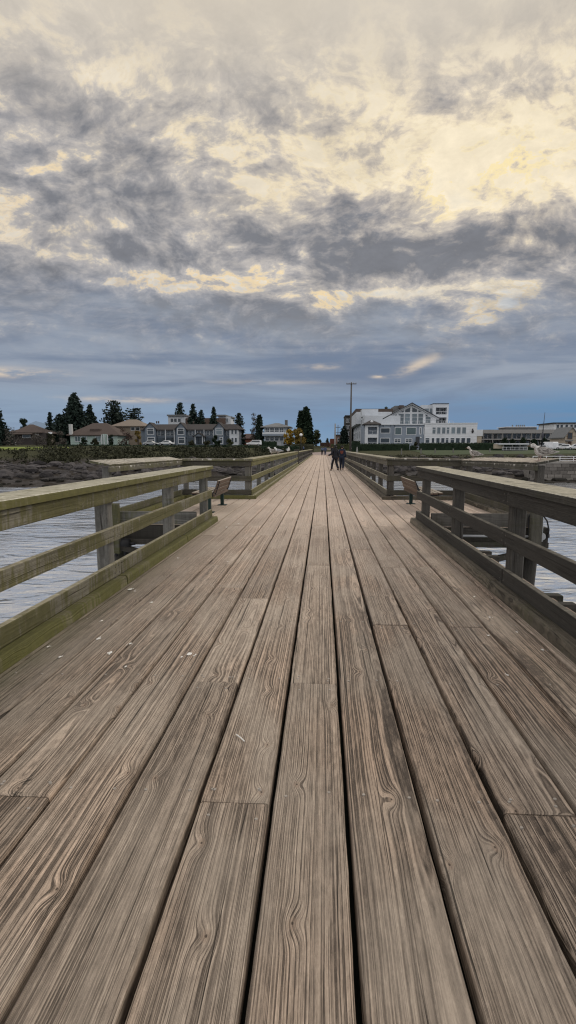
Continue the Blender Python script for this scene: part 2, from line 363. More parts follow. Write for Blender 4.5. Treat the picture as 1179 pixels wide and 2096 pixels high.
    ten = t.mix(1.0, c, (10, 10, 10), 'MULTIPLY')
    # a plain multiply clamps nothing: scale colours up to the physical sky
    def x10(col):
        n = t.new('ShaderNodeVectorMath', operation='SCALE'); t.put(n.inputs[0], col); n.inputs['Scale'].default_value = 10.0; return n.outputs[0]
    up = t.mix(t.mul(gap, 0.5), x10(c), blue)
    # soft veil overhead
    veil = t.step(el, 0.44, 0.60)
    vc = t.mix(t.noise(pw, 2.4, 6, 0.6), (5.7, 5.05, 4.15), (7.7, 7.0, 5.95))
    up = t.mix(t.mul(veil, 0.86), up, vc)
    out = t.mix(band, x10(low), up)
    out = t.mix(t.step(z, 0.0, -0.06), out, (1.2, 1.4, 1.7))
    # unseen sky behind and overhead, brightened to add light on deck and hotel
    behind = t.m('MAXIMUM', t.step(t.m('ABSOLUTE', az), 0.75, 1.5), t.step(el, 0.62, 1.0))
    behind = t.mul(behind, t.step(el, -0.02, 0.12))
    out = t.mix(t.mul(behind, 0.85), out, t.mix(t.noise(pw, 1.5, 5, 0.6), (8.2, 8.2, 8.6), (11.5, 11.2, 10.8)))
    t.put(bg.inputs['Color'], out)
make_sky()

# ------------------------------------------------------------------ the pier
PX0, PITCH = 0.112, 0.309
GAP = 0.0148
JOINTS = {-1: [3.41], -3: [3.40, 5.44, 8.22], -2: [2.17, 9.73], 2: [2.17, 7.0], -5: [2.16], 1: [4.65, 5.58, 8.25], 3: [4.63], -4: [5.84], 0: [8.27]}
BAY0, BAY1 = 10.65, 16.35
pier = thing('pier', 'long wooden pier with a deck of weathered lengthwise planks reaching to the shore', 'pier', (0, 0, 0))
def make_deck():
    mb = MB(); nails = []
    for col in range(-15, 14):
        xl = PX0 + PITCH * col; xc = xl + PITCH / 2
        main = -8 <= col <= 6
        y0, y1 = (-1.2, 118.0) if main else (BAY0 + 0.06, BAY1)
        if not main and (xc < -4.25 or xc > 4.15): continue
        js = list(JOINTS.get(col, [])) if main else []
        y = max(js) if js else (R.choice([0, 1.2, 2.4]) + 5.8 if main else y0 + 2)
        while True:
            y += R.choice([2.44, 3.66, 3.66, 4.88]) * (1 if y < 40 else 2)
            if y > y1 - 1: break
            js.append(y)
        cuts = [y0] + sorted(js) + [y1]
        for a, b in zip(cuts[:-1], cuts[1:]):
            if b - a < 0.2: continue
            dz = R.uniform(-0.003, 0.003); dx = R.uniform(-0.002, 0.002)
            w = PITCH - GAP - R.uniform(-0.002, 0.005)
            seg = 0.10 if a < 7 else (0.35 if a < 22 else 1.6)
            mb.timber((xc + dx, a + 0.003, dz), (xc + dx + R.uniform(-.002, .002), b - 0.003, dz + R.uniform(-.002, .002)), w, 0.07, seg=seg, wear=0.0045, bev=0.009, cup=-0.0015 if R.random() < .6 else .001)
            if b > 0.8 and a < 14:
                for yy in [a + 0.09, b - 0.09] + [1.02 + 1.222 * k for k in range(12)]:
                    if a + 0.05 < yy < b - 0.05 and yy < 13:
                        for sx in (-0.095, 0.095):
                            nails.append((xc + sx + R.uniform(-.015, .015), yy + R.uniform(-.02, .02), dz))
    for (x, y, z) in nails:
        r = 0.0085
        vs = [(x + r * math.cos(k * math.pi / 4), y + r * math.sin(k * math.pi / 4), z - 0.004) for k in range(8)] + [(x + r * .8 * math.cos(k * math.pi / 4), y + r * .8 * math.sin(k * math.pi / 4), z + 0.003) for k in range(8)]
        mb.raw(vs, [tuple(range(8, 16))] + [(k, (k + 1) % 8, 8 + (k + 1) % 8, 8 + k) for k in range(8)], 1)
    # bird droppings dried on the planks
    spots = [(-0.93, 3.86, .035), (-0.97, 3.80, .016), (-1.97, 5.69, .04), (-1.90, 5.62, .02), (-2.0, 3.95, .02), (-1.7, 4.15, .03), (-1.82, 3.75, .018), (-1.5, 3.85, .03), (-1.42, 4.05, .02), (-1.30, 3.6, .015),
             (-1.85, 4.6, .02), (-1.6, 5.2, .025), (-1.9, 7.4, .03), (-1.2, 7.2, .02), (-1.75, 10.4, .04), (-1.6, 10.9, .04), (1.55, 4.5, .016), (1.45, 4.9, .018), (1.3, 4.4, .016), (1.5, 5.6, .02), (1.6, 4.1, .02), (1.2, 3.6, .014),
             (-0.5, 11.5, .03), (0.9, 9.6, .025), (-1.0, 14.5, .05), (0.2, 20., .06), (-1.3, 22., .07), (0.9, 26., .07), (-0.8, 31., .09), (-1.5, 36., .10), (0.4, 44., .1), (-1.2, 55., .15)]
    for (x, y, s) in spots:
        for q in range(3):
            cx, cy, ss = x + R.gauss(0, s * .7) * (q > 0), y + R.gauss(0, s) * (q > 0), s * (1 if q == 0 else R.uniform(.25, .5))
            n = 12; ph = R.random() * 6
            vs = [(cx, cy, 0.0065)] + [(cx + ss * .6 * math.cos(k * math.tau / n) * (.55 + .6 * R.random()), cy + ss * math.sin(k * math.tau / n) * (.5 + .7 * R.random()), 0.0058) for k in range(n)]
            mb.raw(vs, [(0, k + 1, (k + 1) % n + 1) for k in range(n)], 2)
    mb.build('deck', [M['deck'], M['nail'], M['drop']], pier)
make_deck()
def make_under():
    mb = MB(); mb.box(-2.37, 2.28, -1.1, 117.5, -.20, -.105); mb.build('gap_shade_sheet', simple('gap_shade_black', (.008, .009, .006), 1), pier)  # added dark sheet below the planks, standing in for shade in the gaps
    for x in (-2.0, -0.7, 0.7, 2.0):
        mb = MB()
        for k in range(24): mb.timber((x, -1 + k * 5.0, -0.205), (x, 4 + k * 5.0, -0.205), 0.2, 0.26, seg=2.5)
        mb.build('stringer', M['under'], pier)
    mb = MB()
    for k in range(50):
        y = 0.42 + 2.444 * k
        if y > 117: break
        for dy in ((-0.12, 0.12) if k < 6 else (0,)):
            mb.timber((-2.36, y + dy, -0.21), (2.36 + R.uniform(-.02, .03), y + dy, -0.21), 0.13, 0.22, across=(0, 1, 0), seg=2.5)
    # the end planks of each bay and the beams under them
    mb.build('cross_beam', M['under'], pier)
    for y in (5.35, 5.68, 7.75, 8.09):
        mb = MB(); mb.timber((2.0, y, .02), (2.36, y, .02), .12, .14, across=(0, 1, 0), seg=.2); mb.build('beam_end', M['under'], pier)
    for (xa, xb) in ((-4.2, -2.3), (2.3, 4.1)):
        mb = MB()
        for y, z, t in ((BAY0 + 0.02, -0.252, 0.10), (BAY0 + 0.3, -0.08, 0.3), (BAY1 - 0.3, -0.08, 0.3), (13.4, -0.08, 0.3)):
            mb.timber((xa, y, z), (xb, y, z), 0.24, t, across=(0, 1, 0), seg=1)
        for xx in (xa + 0.1, xb - 0.15, (xa + xb) / 2): mb.timber((xx, BAY0 + .06, -0.09), (xx, BAY1, -0.09), 0.18, 0.26, seg=2)
        mb.build('bay_beam', M['under'], pier)
    def pile(x, y, top=-0.3, r=0.16):
        mb = MB(); zs = [-6, -4, -2.5, -1.2, top]
        mb.tube([(x + R.uniform(-.03, .03), y + R.uniform(-.03, .03), z) for z in zs], [r * 1.12, r * 1.08, r * 1.03, r, r * .97], 14)
        mb.build('pile', M['under'], pier, smooth=True)
    for k in range(10):
        for x in (-1.9, 0.0, 1.9): pile(x, 0.9 + 4.888 * k, -0.34)
    for s in (-1, 1):
        for y in (BAY0 + .3, BAY1 - .3): pile(s * 3.9, y)
    for s in (-1, 1):                                   # slanting braces below the bay corners
        mb = MB(); mb.timber((s * 3.75, BAY0 - .2, -0.35), (s * 2.6, BAY0 - .15, -0.62), 0.12, 0.1, across=(0, 1, 0), seg=.5)
        mb.prism([(s * 2.95, BAY0 - .18, -.5), (s * 3.2, BAY0 - .18, -.5), (s * 3.2, BAY0 - .18, -.78)], (0, .12, 0))
        mb.build('brace', M['under'], pier)
make_under()

# ------------------------------------------------------------------ railings
def railing(name, label, P0, P1, out, mats, posts, splits, group, cap_w=0.40, z0=1.10, z1=1.10, kerb=True, mid=True, kerb_splits=None, bottom=True, cap_across=False, seg=0.3, post_bottom=-0.35, capoff=-0.03, top=True, psize=0.14, tilt=0.0, end_bolt=False):
    """P0..P1: inner face line on the deck (x, y); out: unit vector away from the walkway"""
    P0, P1, out = Vector((*P0, 0)), Vector((*P1, 0)), Vector((*out, 0)); L = (P1 - P0).length; u = (P1 - P0) / L
    t = thing(name, label, 'railing', P0, group)
    mr, mc, mp, mk = mats
    ss = [0.0] + [q for q in splits if 0 < q < L] + [L]
    lift = lambda q: (z0 + (z1 - z0) * q / L) - 1.10
    def row(nm, zt, hgt, off=0.0, ext=0.0):
        mb = MB()
        for a, b in zip(ss[:-1], ss[1:]):
            aa, bb = a - (ext if a == 0 else -0.002), b + (ext if b == L else -0.002)
            p, q = P0 + u * aa + out * off, P0 + u * bb + out * off
            p.z, q.z = zt - hgt / 2 + lift(aa) * zt, zt - hgt / 2 + lift(bb) * zt
            j = R.uniform(-.003, .003); p += out * j; q += out * j
            # the seen face looks to the walkway
            mb2 = MB(); mb2.timber(p, q, hgt, 0.045, across=(0, 0, 1), seg=seg, wear=0.003, bev=0.006)
            mb.v and None
            vs = [Vector(v) for v in mb2.v]
            c0 = (p + q) / 2
            for v in vs:                                 # make the depth point outward whatever the winding
                dd = (v - p).dot(out); 
                if dd < -0.001: v += out * (-2 * dd)
            mb.raw(vs, mb2.f, 0, mb2.gp, mb2.r[0])
        if seg < 1:
            for a in posts:
                for da in (-.05, .06):
                    for dz in (-.035, .04):
                        c = P0 + u * (a + da + R.uniform(-.01, .01)) + out * (off - .003); c.z = zt - hgt / 2 + lift(a) * zt + dz + R.uniform(-.008, .008)
                        mb.tube([c + out * .008, c - out * .001], .0085, 7, 1)
        return mb.build(nm, [mr, M['bolt']], t)
    if top: row('top_rail', 1.037, 0.145)
    if mid: row('middle_rail', 0.635, 0.15)
    if bottom: row('bottom_rail', 0.255, 0.15)
    mb = MB(); cc = cap_w / 2 + capoff
    if cap_across:
        n = int(L / 0.145)
        for k in range(n):
            a = L * (k + .5) / n; p = P0 + u * a + out * capoff; q = P0 + u * a + out * (capoff + cap_w)
            p.z = 1.10 + lift(a) + R.uniform(-.004, .004); q.z = p.z + tilt
            mb.timber(p, q, L / n - 0.008, 0.045, across=u, seg=.3, bev=.006, wear=.003)
        p, q = P0 + out * (capoff + .02), P1 + out * (capoff + .02); p.z, q.z = 1.05 + lift(0), 1.05 + lift(L)
        mb.timber(p, q, 0.04, 0.10, across=out, seg=.5)
    else:
        for a, b in zip(ss[:-1], ss[1:]):
            p, q = P0 + u * (a + .002 - (0.04 if a == 0 else 0)) + out * cc, P0 + u * (b - .002 + (0.04 if b == L else 0)) + out * cc
            p.z, q.z = 1.10 + lift(a), 1.10 + lift(b)
            mb.timber(p, q, cap_w, 0.06, across=out, seg=min(seg, .15), wear=0.006, bev=0.008)
    mb.build('cap', mc, t)
    for a in posts:
        mb = MB(); p = P0 + u * a + out * (0.045 + psize / 2)
        w = psize * R.uniform(.97, 1.03)
        # upright squared timber with chamfered corners
        h = w / 2; c = 0.012; prof = [(-h, -h + c), (-h, h - c), (-h + c, h), (h - c, h), (h, h - c), (h, -h + c), (h - c, -h), (-h + c, -h)]
        zs = [post_bottom, 0.1, 0.5, 0.8, 1.037 + lift(a)]; vs, gp = [], []
        lean = R.uniform(-.006, .006)
        for z in zs:
            for (i, j) in prof:
                v = p + u * (i + lean * z) + out * j; v.z = z; vs.append(v); gp.append((i + j * .4, z, j))
        n = 8; fs = [(r * n + k, r * n + (k + 1) % n, (r + 1) * n + (k + 1) % n, (r + 1) * n + k) for r in range(len(zs) - 1) for k in range(n)] + [tuple(range((len(zs) - 1) * n, len(zs) * n))]
        mb.raw(vs, fs, 0, gp, R.random()); mb.build('post', mp, t)
    if kerb:
        ks = [0.0] + [q for q in (kerb_splits or []) if 0 < q < L] + [L]
        for a, b in zip(ks[:-1], ks[1:]):
            mb = MB(); w = 0.20
            p, q = P0 + u * (a + .012 - (.15 if a == 0 else 0)) + out * (w / 2 - 0.085), P0 + u * (b - .012 + (.15 if b == L else 0)) + out * (w / 2 - 0.085); p.z = q.z = 0.105
            mb.timber(p, q, w, 0.10, across=out, seg=.12 if seg < 1 else 1.0, wear=0.010, bev=0.016, cup=-.003)
            o = mb.build('kerb', mk, t)
            if seg < .5:
                for yy in (a + .12, b - .12):
                    mbb = MB(); c = P0 + u * yy + out * 0.02; mbb.tube([(c.x, c.y, 0.098), (c.x, c.y, 0.114), (c.x, c.y, 0.119)], [0.028, 0.027, 0.014], 10)
                    mbb.build('bolt', M['bolt'], o)
    return t
LX, RX = -2.15, 1.80
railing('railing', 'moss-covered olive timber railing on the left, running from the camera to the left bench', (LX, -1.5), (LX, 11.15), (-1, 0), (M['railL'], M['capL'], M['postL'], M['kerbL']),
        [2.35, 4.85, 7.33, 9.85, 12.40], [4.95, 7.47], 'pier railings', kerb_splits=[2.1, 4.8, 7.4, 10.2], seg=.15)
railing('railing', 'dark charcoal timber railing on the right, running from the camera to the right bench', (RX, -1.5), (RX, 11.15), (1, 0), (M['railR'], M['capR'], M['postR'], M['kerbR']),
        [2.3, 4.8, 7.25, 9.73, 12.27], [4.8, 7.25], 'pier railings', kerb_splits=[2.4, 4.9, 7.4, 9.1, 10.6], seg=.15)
# bays: side toward the shore, and the outer side over the water
railing('railing', 'short railing across the far end of the left bay, behind the left bench', (-2.02, BAY1), (-4.05, BAY1), (0, 1), (M['boardR'], M['bayL'], M['postL'], M['kerbL']),
        [0.12, 1.9], [], 'pier railings', z0=1.13, z1=1.13, kerb_splits=[])
railing('railing', 'short railing across the far end of the right bay, behind the right bench', (1.82, BAY1), (3.95, BAY1), (0, 1), (M['boardR'], M['bayR'], M['postR'], M['kerbR']),
        [0.12, 1.95], [], 'pier railings', z0=1.16, z1=1.13, kerb_splits=[])
railing('railing', 'outer railing of the left bay over the water, wide pale cap streaked with white droppings', (-4.0, BAY0), (-4.0, BAY1 - .03), (-1, 0), (M['boardL'], M['bayL'], M['postL'], M['kerbL']),
        [0.2, 5.3], [], 'pier railings', z0=1.14, z1=1.12, kerb_splits=[2.7], mid=False, top=False, cap_across=True, cap_w=.40, tilt=.075)
railing('railing', 'outer railing of the right bay, pinkish plank cap on which two gulls stand', (3.85, BAY0), (3.85, BAY1 - .03), (1, 0), (M['boardR'], M['bayR'], M['postR'], M['kerbR']),
        [0.2, 5.3], [], 'pier railings', z0=1.19, z1=1.11, kerb_splits=[2.7], mid=False, top=False, cap_across=True, cap_w=.40, tilt=.075)
railing('railing', 'long yellow-green mossy railing on the left beyond the bench, up to the dark post', (-2.0, BAY1 + .03), (-2.0, 47.6), (-1, 0), (M['farL'], M['farL'], M['postL'], M['farL']),
        [0.3 + 2.55 * k for k in range(13)], [5.2, 10.3, 15.4, 20.5, 25.6], 'pier railings', z0=1.13, z1=1.13, kerb_splits=[5, 10, 15, 20, 25], seg=.6)
railing('railing', 'long grey timber railing on the right beyond the bench, passing beside the two walkers', (1.80, BAY1 + .03), (1.80, 47.6), (1, 0), (M['farR'], M['farR'], M['postR'], M['kerbR']),
        [0.3 + 2.55 * k for k in range(13)], [5.2, 10.3, 15.4, 20.5, 25.6], 'pier railings', z0=1.16, z1=1.13, kerb_splits=[5, 10, 15, 20, 25], seg=.6)
railing('railing', 'farthest railing on the left, continuing beyond the dark post to the shore', (-2.0, 49.0), (-2.0, 117.0), (-1, 0), (M['railR'], M['farL'], M['postR'], M['farL']),
        [0.3 + 5.1 * k for k in range(14)], [17, 34, 51], 'pier railings', kerb_splits=[17, 34, 51], seg=4)
railing('railing', 'farthest railing on the right, hidden mostly behind the walkers, running to the shore', (1.80, 49.0), (1.80, 117.0), (1, 0), (M['railR'], M['farR'], M['postR'], M['kerbR']),
        [0.3 + 5.1 * k for k in range(14)], [17, 34, 51], 'pier railings', kerb_splits=[17, 34, 51], seg=4)
for s, lx, lab in ((-1, -2.05, 'thick dark post between the two left railings, far down the pier'), (1, 1.85, 'thick dark post between the two right railings, beside the dark-haired walkers')):
    mb = MB(); mb.box(-.2, .2, -.2, .2, -.3, 1.28); mb.box(-.16, .16, -.16, .16, 1.28, 1.32)
    o = mb.build('gate_post', M['under'], loc=(lx - .12 * -s, 48.3, 0)); tag(o, lab, 'post', 'gate posts')
    if s == 1: bpy.data.objects.remove(o)

# cross boards closing the near side of each bay
for s, (xa, xb), lab in ((-1, (-4.02, -2.36), 'low board across the near edge of the left bay, behind the mossy railing'), (1, (2.0, 3.9), 'low board across the near edge of the right bay, behind the dark railing')):
    t = thing('edge_board', lab, 'edge board', (s * 3, BAY0, 0), 'bay edge boards')
    mb = MB(); mb.timber((xa, BAY0, 0.26), (xb, BAY0, 0.26), 0.09, 0.24, across=(0, 1, 0), seg=.4); mb.build('upper_board', M['postL'] if s < 0 else M['postR'], t)
    mb = MB(); mb.timber((xa, BAY0 + .01, 0.0), (xb, BAY0 + .01, 0.0), 0.1, 0.25, across=(0, 1, 0), seg=.4); mb.build('lower_board', M['under'], t)

# ------------------------------------------------------------------ benches
def make_bench(label, X, Y0, Y1, s):
    """s = +1: seat on the +x side of the backrest"""
    t = thing('bench', label, 'bench', (X, Y0, 0), 'benches in the pier bays')
    L = Y1 - Y0
    def slats(nm, pts, w):
        mb = MB()
        for (x, z, nx, nz) in pts:                       # slat centre and the direction across the slat
            mb.timber((X + s * x, Y0, z), (X + s * x, Y1, z), w, 0.035, across=(s * nx, 0, nz), seg=.6, bev=.006, wear=.002)
        return mb.build(nm, M['slat'], t)
    slats('seat', [(0.14 + .105 * k, 0.445 - .010 * (k == 0) + .004 * k, 1, 0.03) for k in range(4)], 0.09)
    slats('backrest', [(-0.02 - .030 * k + .010 * k * (k < 1), 0.395 + .092 * k, -0.30 if k else .25, 1.0) for k in range(4)], 0.086)
    for yy in (Y0 + 0.08, Y1 - 0.08):
        fr = MB(); c = [(0.50, .44), (0.16, .425), (0.06, .40), (0.0, .43), (-0.05, .55), (-0.13, .78)]
        fr.prism([(X + s * a, yy - .025, b - .02) for a, b in c] + [(X + s * (a + .03), yy - .025, b - .055) for a, b in reversed(c)] if False else
                 [(X + s * a, yy - .025, b) for a, b in ((0.50, .43), (0.16, .415), (0.05, .42), (-0.0, .50), (-0.10, .71), (-0.14, .71), (-0.05, .45), (0.0, .36), (0.16, .36), (0.50, .39))], (0, .05, 0))
        fr.build('side_frame', M['rubber'], t)
        lg = MB(); lg.box(X + s * .12 - .04, X + s * .12 + .04, yy - .045, yy + .045, 0.012, .40); lg.box(X + s * .12 - .11, X + s * .12 + .11, yy - .10, yy + .10, 0.002, .018)
        lg.build('leg', M['greenmetal'], t)
make_bench('wooden slatted bench on green legs in the left bay, facing left over the water', -2.42, 12.75, 14.6, -1)
make_bench('wooden slatted bench on dark legs in the right bay, facing right over the water', 2.18, 13.0, 15.2, 1)

# ------------------------------------------------------------------ pipework at the bay corners
t = thing('standpipe', 'grey metal pipe with round valve and black hose loop under the right bay corner', 'pipe', (3.9, BAY0 - .1, 0))
Yp = BAY0 - .16
mb = MB(); mb.tube([(2.2, Yp, -.13), (3.88, Yp, -.13)], .022, 10); mb.tube([(3.94, Yp, -.10), (3.94, Yp, .10), (3.90, Yp, .17), (3.82, Yp, .19), (3.72, Yp, .19)], .02, 8); mb.build('pipe', M['galv'], t, True)
mb = MB(); mb.tube([(3.94, Yp - .06, -.13), (3.94, Yp - .02, -.13), (3.94, Yp + .05, -.13)], [.055, .07, .06], 16); mb.tube([(3.94, Yp, -.22), (3.94, Yp, -.14)], .025, 8); mb.build('valve', M['galv'], t, False)
mb = MB(); pts = [(3.70, Yp, -.16), (3.71, Yp, .02), (3.69, Yp, .20), (3.72, Yp, .29), (3.82, Yp, .32), (3.93, Yp, .27), (4.02, Yp, .15), (4.06, Yp, .0), (4.055, Yp, -.12)]
mb.tube(pts, .014, 8); mb.tube([(4.055, Yp, -.09), (4.055, Yp, -.15)], .026, 8); mb.build('hose', M['rubber'], t, True)
mb = MB(); mb.box(3.93, 4.07, Yp + .03, Yp + .25, -.45, .02); mb.build('bracket', M['under'], t)
for s, lx, lab in ((-1, -3.85, 'short upright timber at the outer corner of the left bay, with green slime'), (1, 3.80, 'short upright timber at the outer corner of the right bay beside the hose')):
    mb = MB(); mb.timber((lx, BAY0 - .16, -.5), (lx, BAY0 - .16, .42), 0.19, 0.14, across=(1, 0, 0), seg=.3)
    o = mb.build('corner_timber', M['boardL'] if s < 0 else M['boardR']); tag(o, lab, 'post', 'corner timbers')
t = thing('winch', 'dark mooring winch with a pale cable hanging below the left bay corner', 'winch', (-3.8, BAY0 - .15, -.4))
mb = MB(); mb.tube([(-3.95, Yp, -.36), (-3.6, Yp, -.34)], .10, 14); mb.tube([(-3.62, Yp, -.34), (-3.5, Yp, -.33)], .03, 8); mb.tube([(-3.88, Yp, -.42), (-3.86, Yp, -.58)], .025, 8); mb.tube([(-3.70, Yp, -.42), (-3.70, Yp, -.56)], .02, 8); mb.build('drum', M['rubber'], t, True)
mb = MB(); mb.tube([(-3.96, Yp, -.62), (-3.95, Yp, -.52), (-3.92, Yp, -.42)], [.02, .05, .06], 12); mb.build('housing', M['galv'], t, True)
mb = MB(); mb.tube([(-3.86, Yp - .03, -.35), (-3.80, Yp - .02, -.2), (-3.76, Yp, -.05)], .012, 6); mb.build('cable', M['galv'], t)
mb = MB(); mb.tube([(-0.425, 2.72, .008), (-0.40, 2.69, .009), (-0.375, 2.655, .008)], .0035, 6)
tag(mb.build('straw', M['drop']), 'thin white straw lying on a plank left of the middle of the deck', 'straw')

# ------------------------------------------------------------------ water
WZ = -2.6
def make_water():
    m, t, b = mat_new('sea_water', 0.11, 0.5)
    b.inputs['Base Color'].default_value = (0.70, 0.73, 0.78, 1); b.inputs['IOR'].default_value = 1.5; b.inputs['Metallic'].default_value = 0.72
    pos = t.new('ShaderNodeNewGeometry').outputs['Position']; x, y, z = t.sep(pos)
    v1 = t.vec(t.mul(x, 0.7), t.mul(y, 1.25), 0)
    n1 = t.noise(v1, 0.85, 2, 0.55, 0.6); n2 = t.noise(v1, 2.4, 3, 0.55, 0.4); n3 = t.noise(v1, 0.22, 2, 0.5)
    h = t.add(t.mul(n1, 0.6), t.add(t.mul(n2, 0.16), t.mul(n3, 1.3)))
    t.put(b.inputs['Normal'], t.bump(h, 0.17, 1.0))
    mb = MB(); mb.raw([(-4000, -300, WZ), (4000, -300, WZ), (4000, 160, WZ), (-4000, 160, WZ)], [(0, 1, 2, 3)])
    tag(mb.build('water', m), kind='structure')
make_water()
# ------------------------------------------------------------------ shore
SH = [(-4000, 30), (-120, 38), (-60, 46), (-32, 56), (-12, 72), (0, 82), (12, 78), (28, 66), (60, 60), (140, 50), (4000, 50)]
def interp(tab, q):
    if q <= tab[0][0]: return tab[0][1]
    for (a, u), (b, v) in zip(tab[:-1], tab[1:]):
        if q <= b: return u + (v - u) * (q - a) / (b - a)
    return tab[-1][1]
HL = [(-40, -5), (0, -2.75), (16, -1.7), (32, -1.05), (52, .75), (80, 1.5), (120, 2.2), (260, 2.4), (5000, 2.4)]
HR = [(-40, -5), (0, -2.9), (10, -2.1), (30, -.7), (44, .1), (56, .65), (80, .95), (130, 1.1), (260, 1.3), (5000, 1.3)]
def hgt(x, y):
    tt = y - interp(SH, x); k = min(1, max(0, (x + 4) / 12)); k = k * k * (3 - 2 * k)
    h = interp(HL, tt) * (1 - k) + interp(HR, tt) * k
    rough = max(0.0, min(1.0, (45 - tt) / 20))
    h += rough * (mnoise.noise(Vector((x * .22, y * .22, 1.7))) * .55 + mnoise.noise(Vector((x * .7, y * .7, 4.1))) * .25)
    return h + mnoise.noise(Vector((x * .05, y * .05, 9))) * .12
def ground_mat():
    m, t, b = mat_new('shore_ground', 0.95, 0.15)
    pos = t.new('ShaderNodeNewGeometry').outputs['Position']; x, y, z = t.sep(pos)
    n = t.noise(pos, 0.35, 6, 0.65); n2 = t.noise(pos, 2.5, 5, 0.65)
    rock = t.mix(n2, (0.022, 0.020, 0.020), (0.10, 0.092, 0.09))
    weed = t.mix(n, (0.014, 0.012, 0.010), (0.045, 0.036, 0.028))
    rock = t.mix(t.step(n, 0.42, 0.6), weed, rock)
    gr = t.mix(n2, (0.022, 0.026, 0.012), (0.065, 0.065, 0.03))
    zz = t.add(z, t.mul(t.sub(n, 0.5), 1.4))
    c = t.mix(t.step(zz, -0.75, 0.1), rock, gr)
    t.put(b.inputs['Base Color'], c); t.put(b.inputs['Normal'], t.bump(n2, 0.25)); return m
def make_ground():
    def axis(lo, hi, fine0, fine1, step):
        v = []; q = fine0
        while q <= fine1: v.append(q); q += step
        s = step; q = fine0
        while q > lo: s *= 1.35; q -= s; v.insert(0, max(q, lo))
        s = step; q = v[-1]
        while q < hi: s *= 1.35; q += s; v.append(min(q, hi))
        return v
    xs = axis(-4000, 4000, -60, 60, .9); ys = axis(20, 6000, 44, 150, .9)
    vs = [(x, y, hgt(x, y)) for y in ys for x in xs]; n = len(xs)
    fs = [(j * n + i, j * n + i + 1, (j + 1) * n + i + 1, (j + 1) * n + i) for j in range(len(ys) - 1) for i in range(n - 1)]
    mb = MB(); mb.raw(vs, fs); tag(mb.build('ground', ground_mat(), smooth=True), kind='structure')
make_ground()
def drape(name, poly_fn, mat, lift=.03, nx=30, ny=16):
    """a sheet laid on the ground: poly_fn(u, v) -> (x, y)"""
    vs = []
    for j in range(ny + 1):
        for i in range(nx + 1):
            x, y = poly_fn(i / nx, j / ny); vs.append((x, y, hgt(x, y) + lift))
    fs = [(j * (nx + 1) + i, j * (nx + 1) + i + 1, (j + 1) * (nx + 1) + i + 1, (j + 1) * (nx + 1) + i) for j in range(ny) for i in range(nx)]
    mb = MB(); mb.raw(vs, fs); return tag(mb.build(name, mat, smooth=True), kind='structure')
drape('lawn', lambda u, v: (-84 + 31 * u, 108 + 20 * v), simple('yellow_lawn', (0.15, 0.19, 0.03), .95, .3, 2.5), .05)
drape('lawn', lambda u, v: (20 + 62 * u, 112 + 25 * v - 4 * u), simple('green_lawn', (0.034, 0.052, 0.018), .95, .3, 2.5), .05)
drape('parking_lot', lambda u, v: (52 + 60 * u, 138 + 26 * v), simple('asphalt', (0.05, 0.05, 0.052), .9, .2, 2), .06)
def make_path():
    vs, fs = [], []
    ys = [117.5 + 4 * k for k in range(60)]
    for y in ys:
        k = min(1, (y - 117.5) / 35); z = (1 - k) * 0.0 + k * 1.15 + max(0, (y - 155)) * .0015
        vs += [(-3.4, y, z + .02), (2.4, y, z + .02), (-3.4, y, z - 2.5), (2.4, y, z - 2.5)]
    for i in range(len(ys) - 1):
        a, b = 4 * i, 4 * i + 4; fs += [(a, a + 1, b + 1, b), (a + 2, a, b, b + 2), (a + 1, a + 3, b + 3, b + 1)]
    fs.append((0, 2, 3, 1))
    mb = MB(); mb.raw(vs, fs); tag(mb.build('path', simple('pink_paving', (0.27, 0.215, 0.20), .9, .15, 1.5)), kind='structure')
make_path()
# hills on the far left skyline, distance haze painted into the colour
vs, fs = [], []; n = 60
for i in range(n + 1):
    x = -2600 + 2600 * i / n
    px = 660 + x / 3000 * 1180
    e = 56 * math.exp(-((px - 95) / 60) ** 2) + 34 * math.exp(-((px - 20) / 38) ** 2) + 25 * math.exp(-((px + 120) / 150) ** 2)
    z = 6 + e * 2.55 * (.9 + .12 * mnoise.noise(Vector((i * .5, 0, 0)))); vs += [(x, 3000, -2), (x, 3050 + z, z)]
fs = [(2 * i, 2 * i + 2, 2 * i + 3, 2 * i + 1) for i in range(n)]
mb = MB(); mb.raw(vs, fs); tag(mb.build('hills', simple('hazy_hills', (0.20, 0.27, 0.36), 1, .1, .01)), kind='structure')
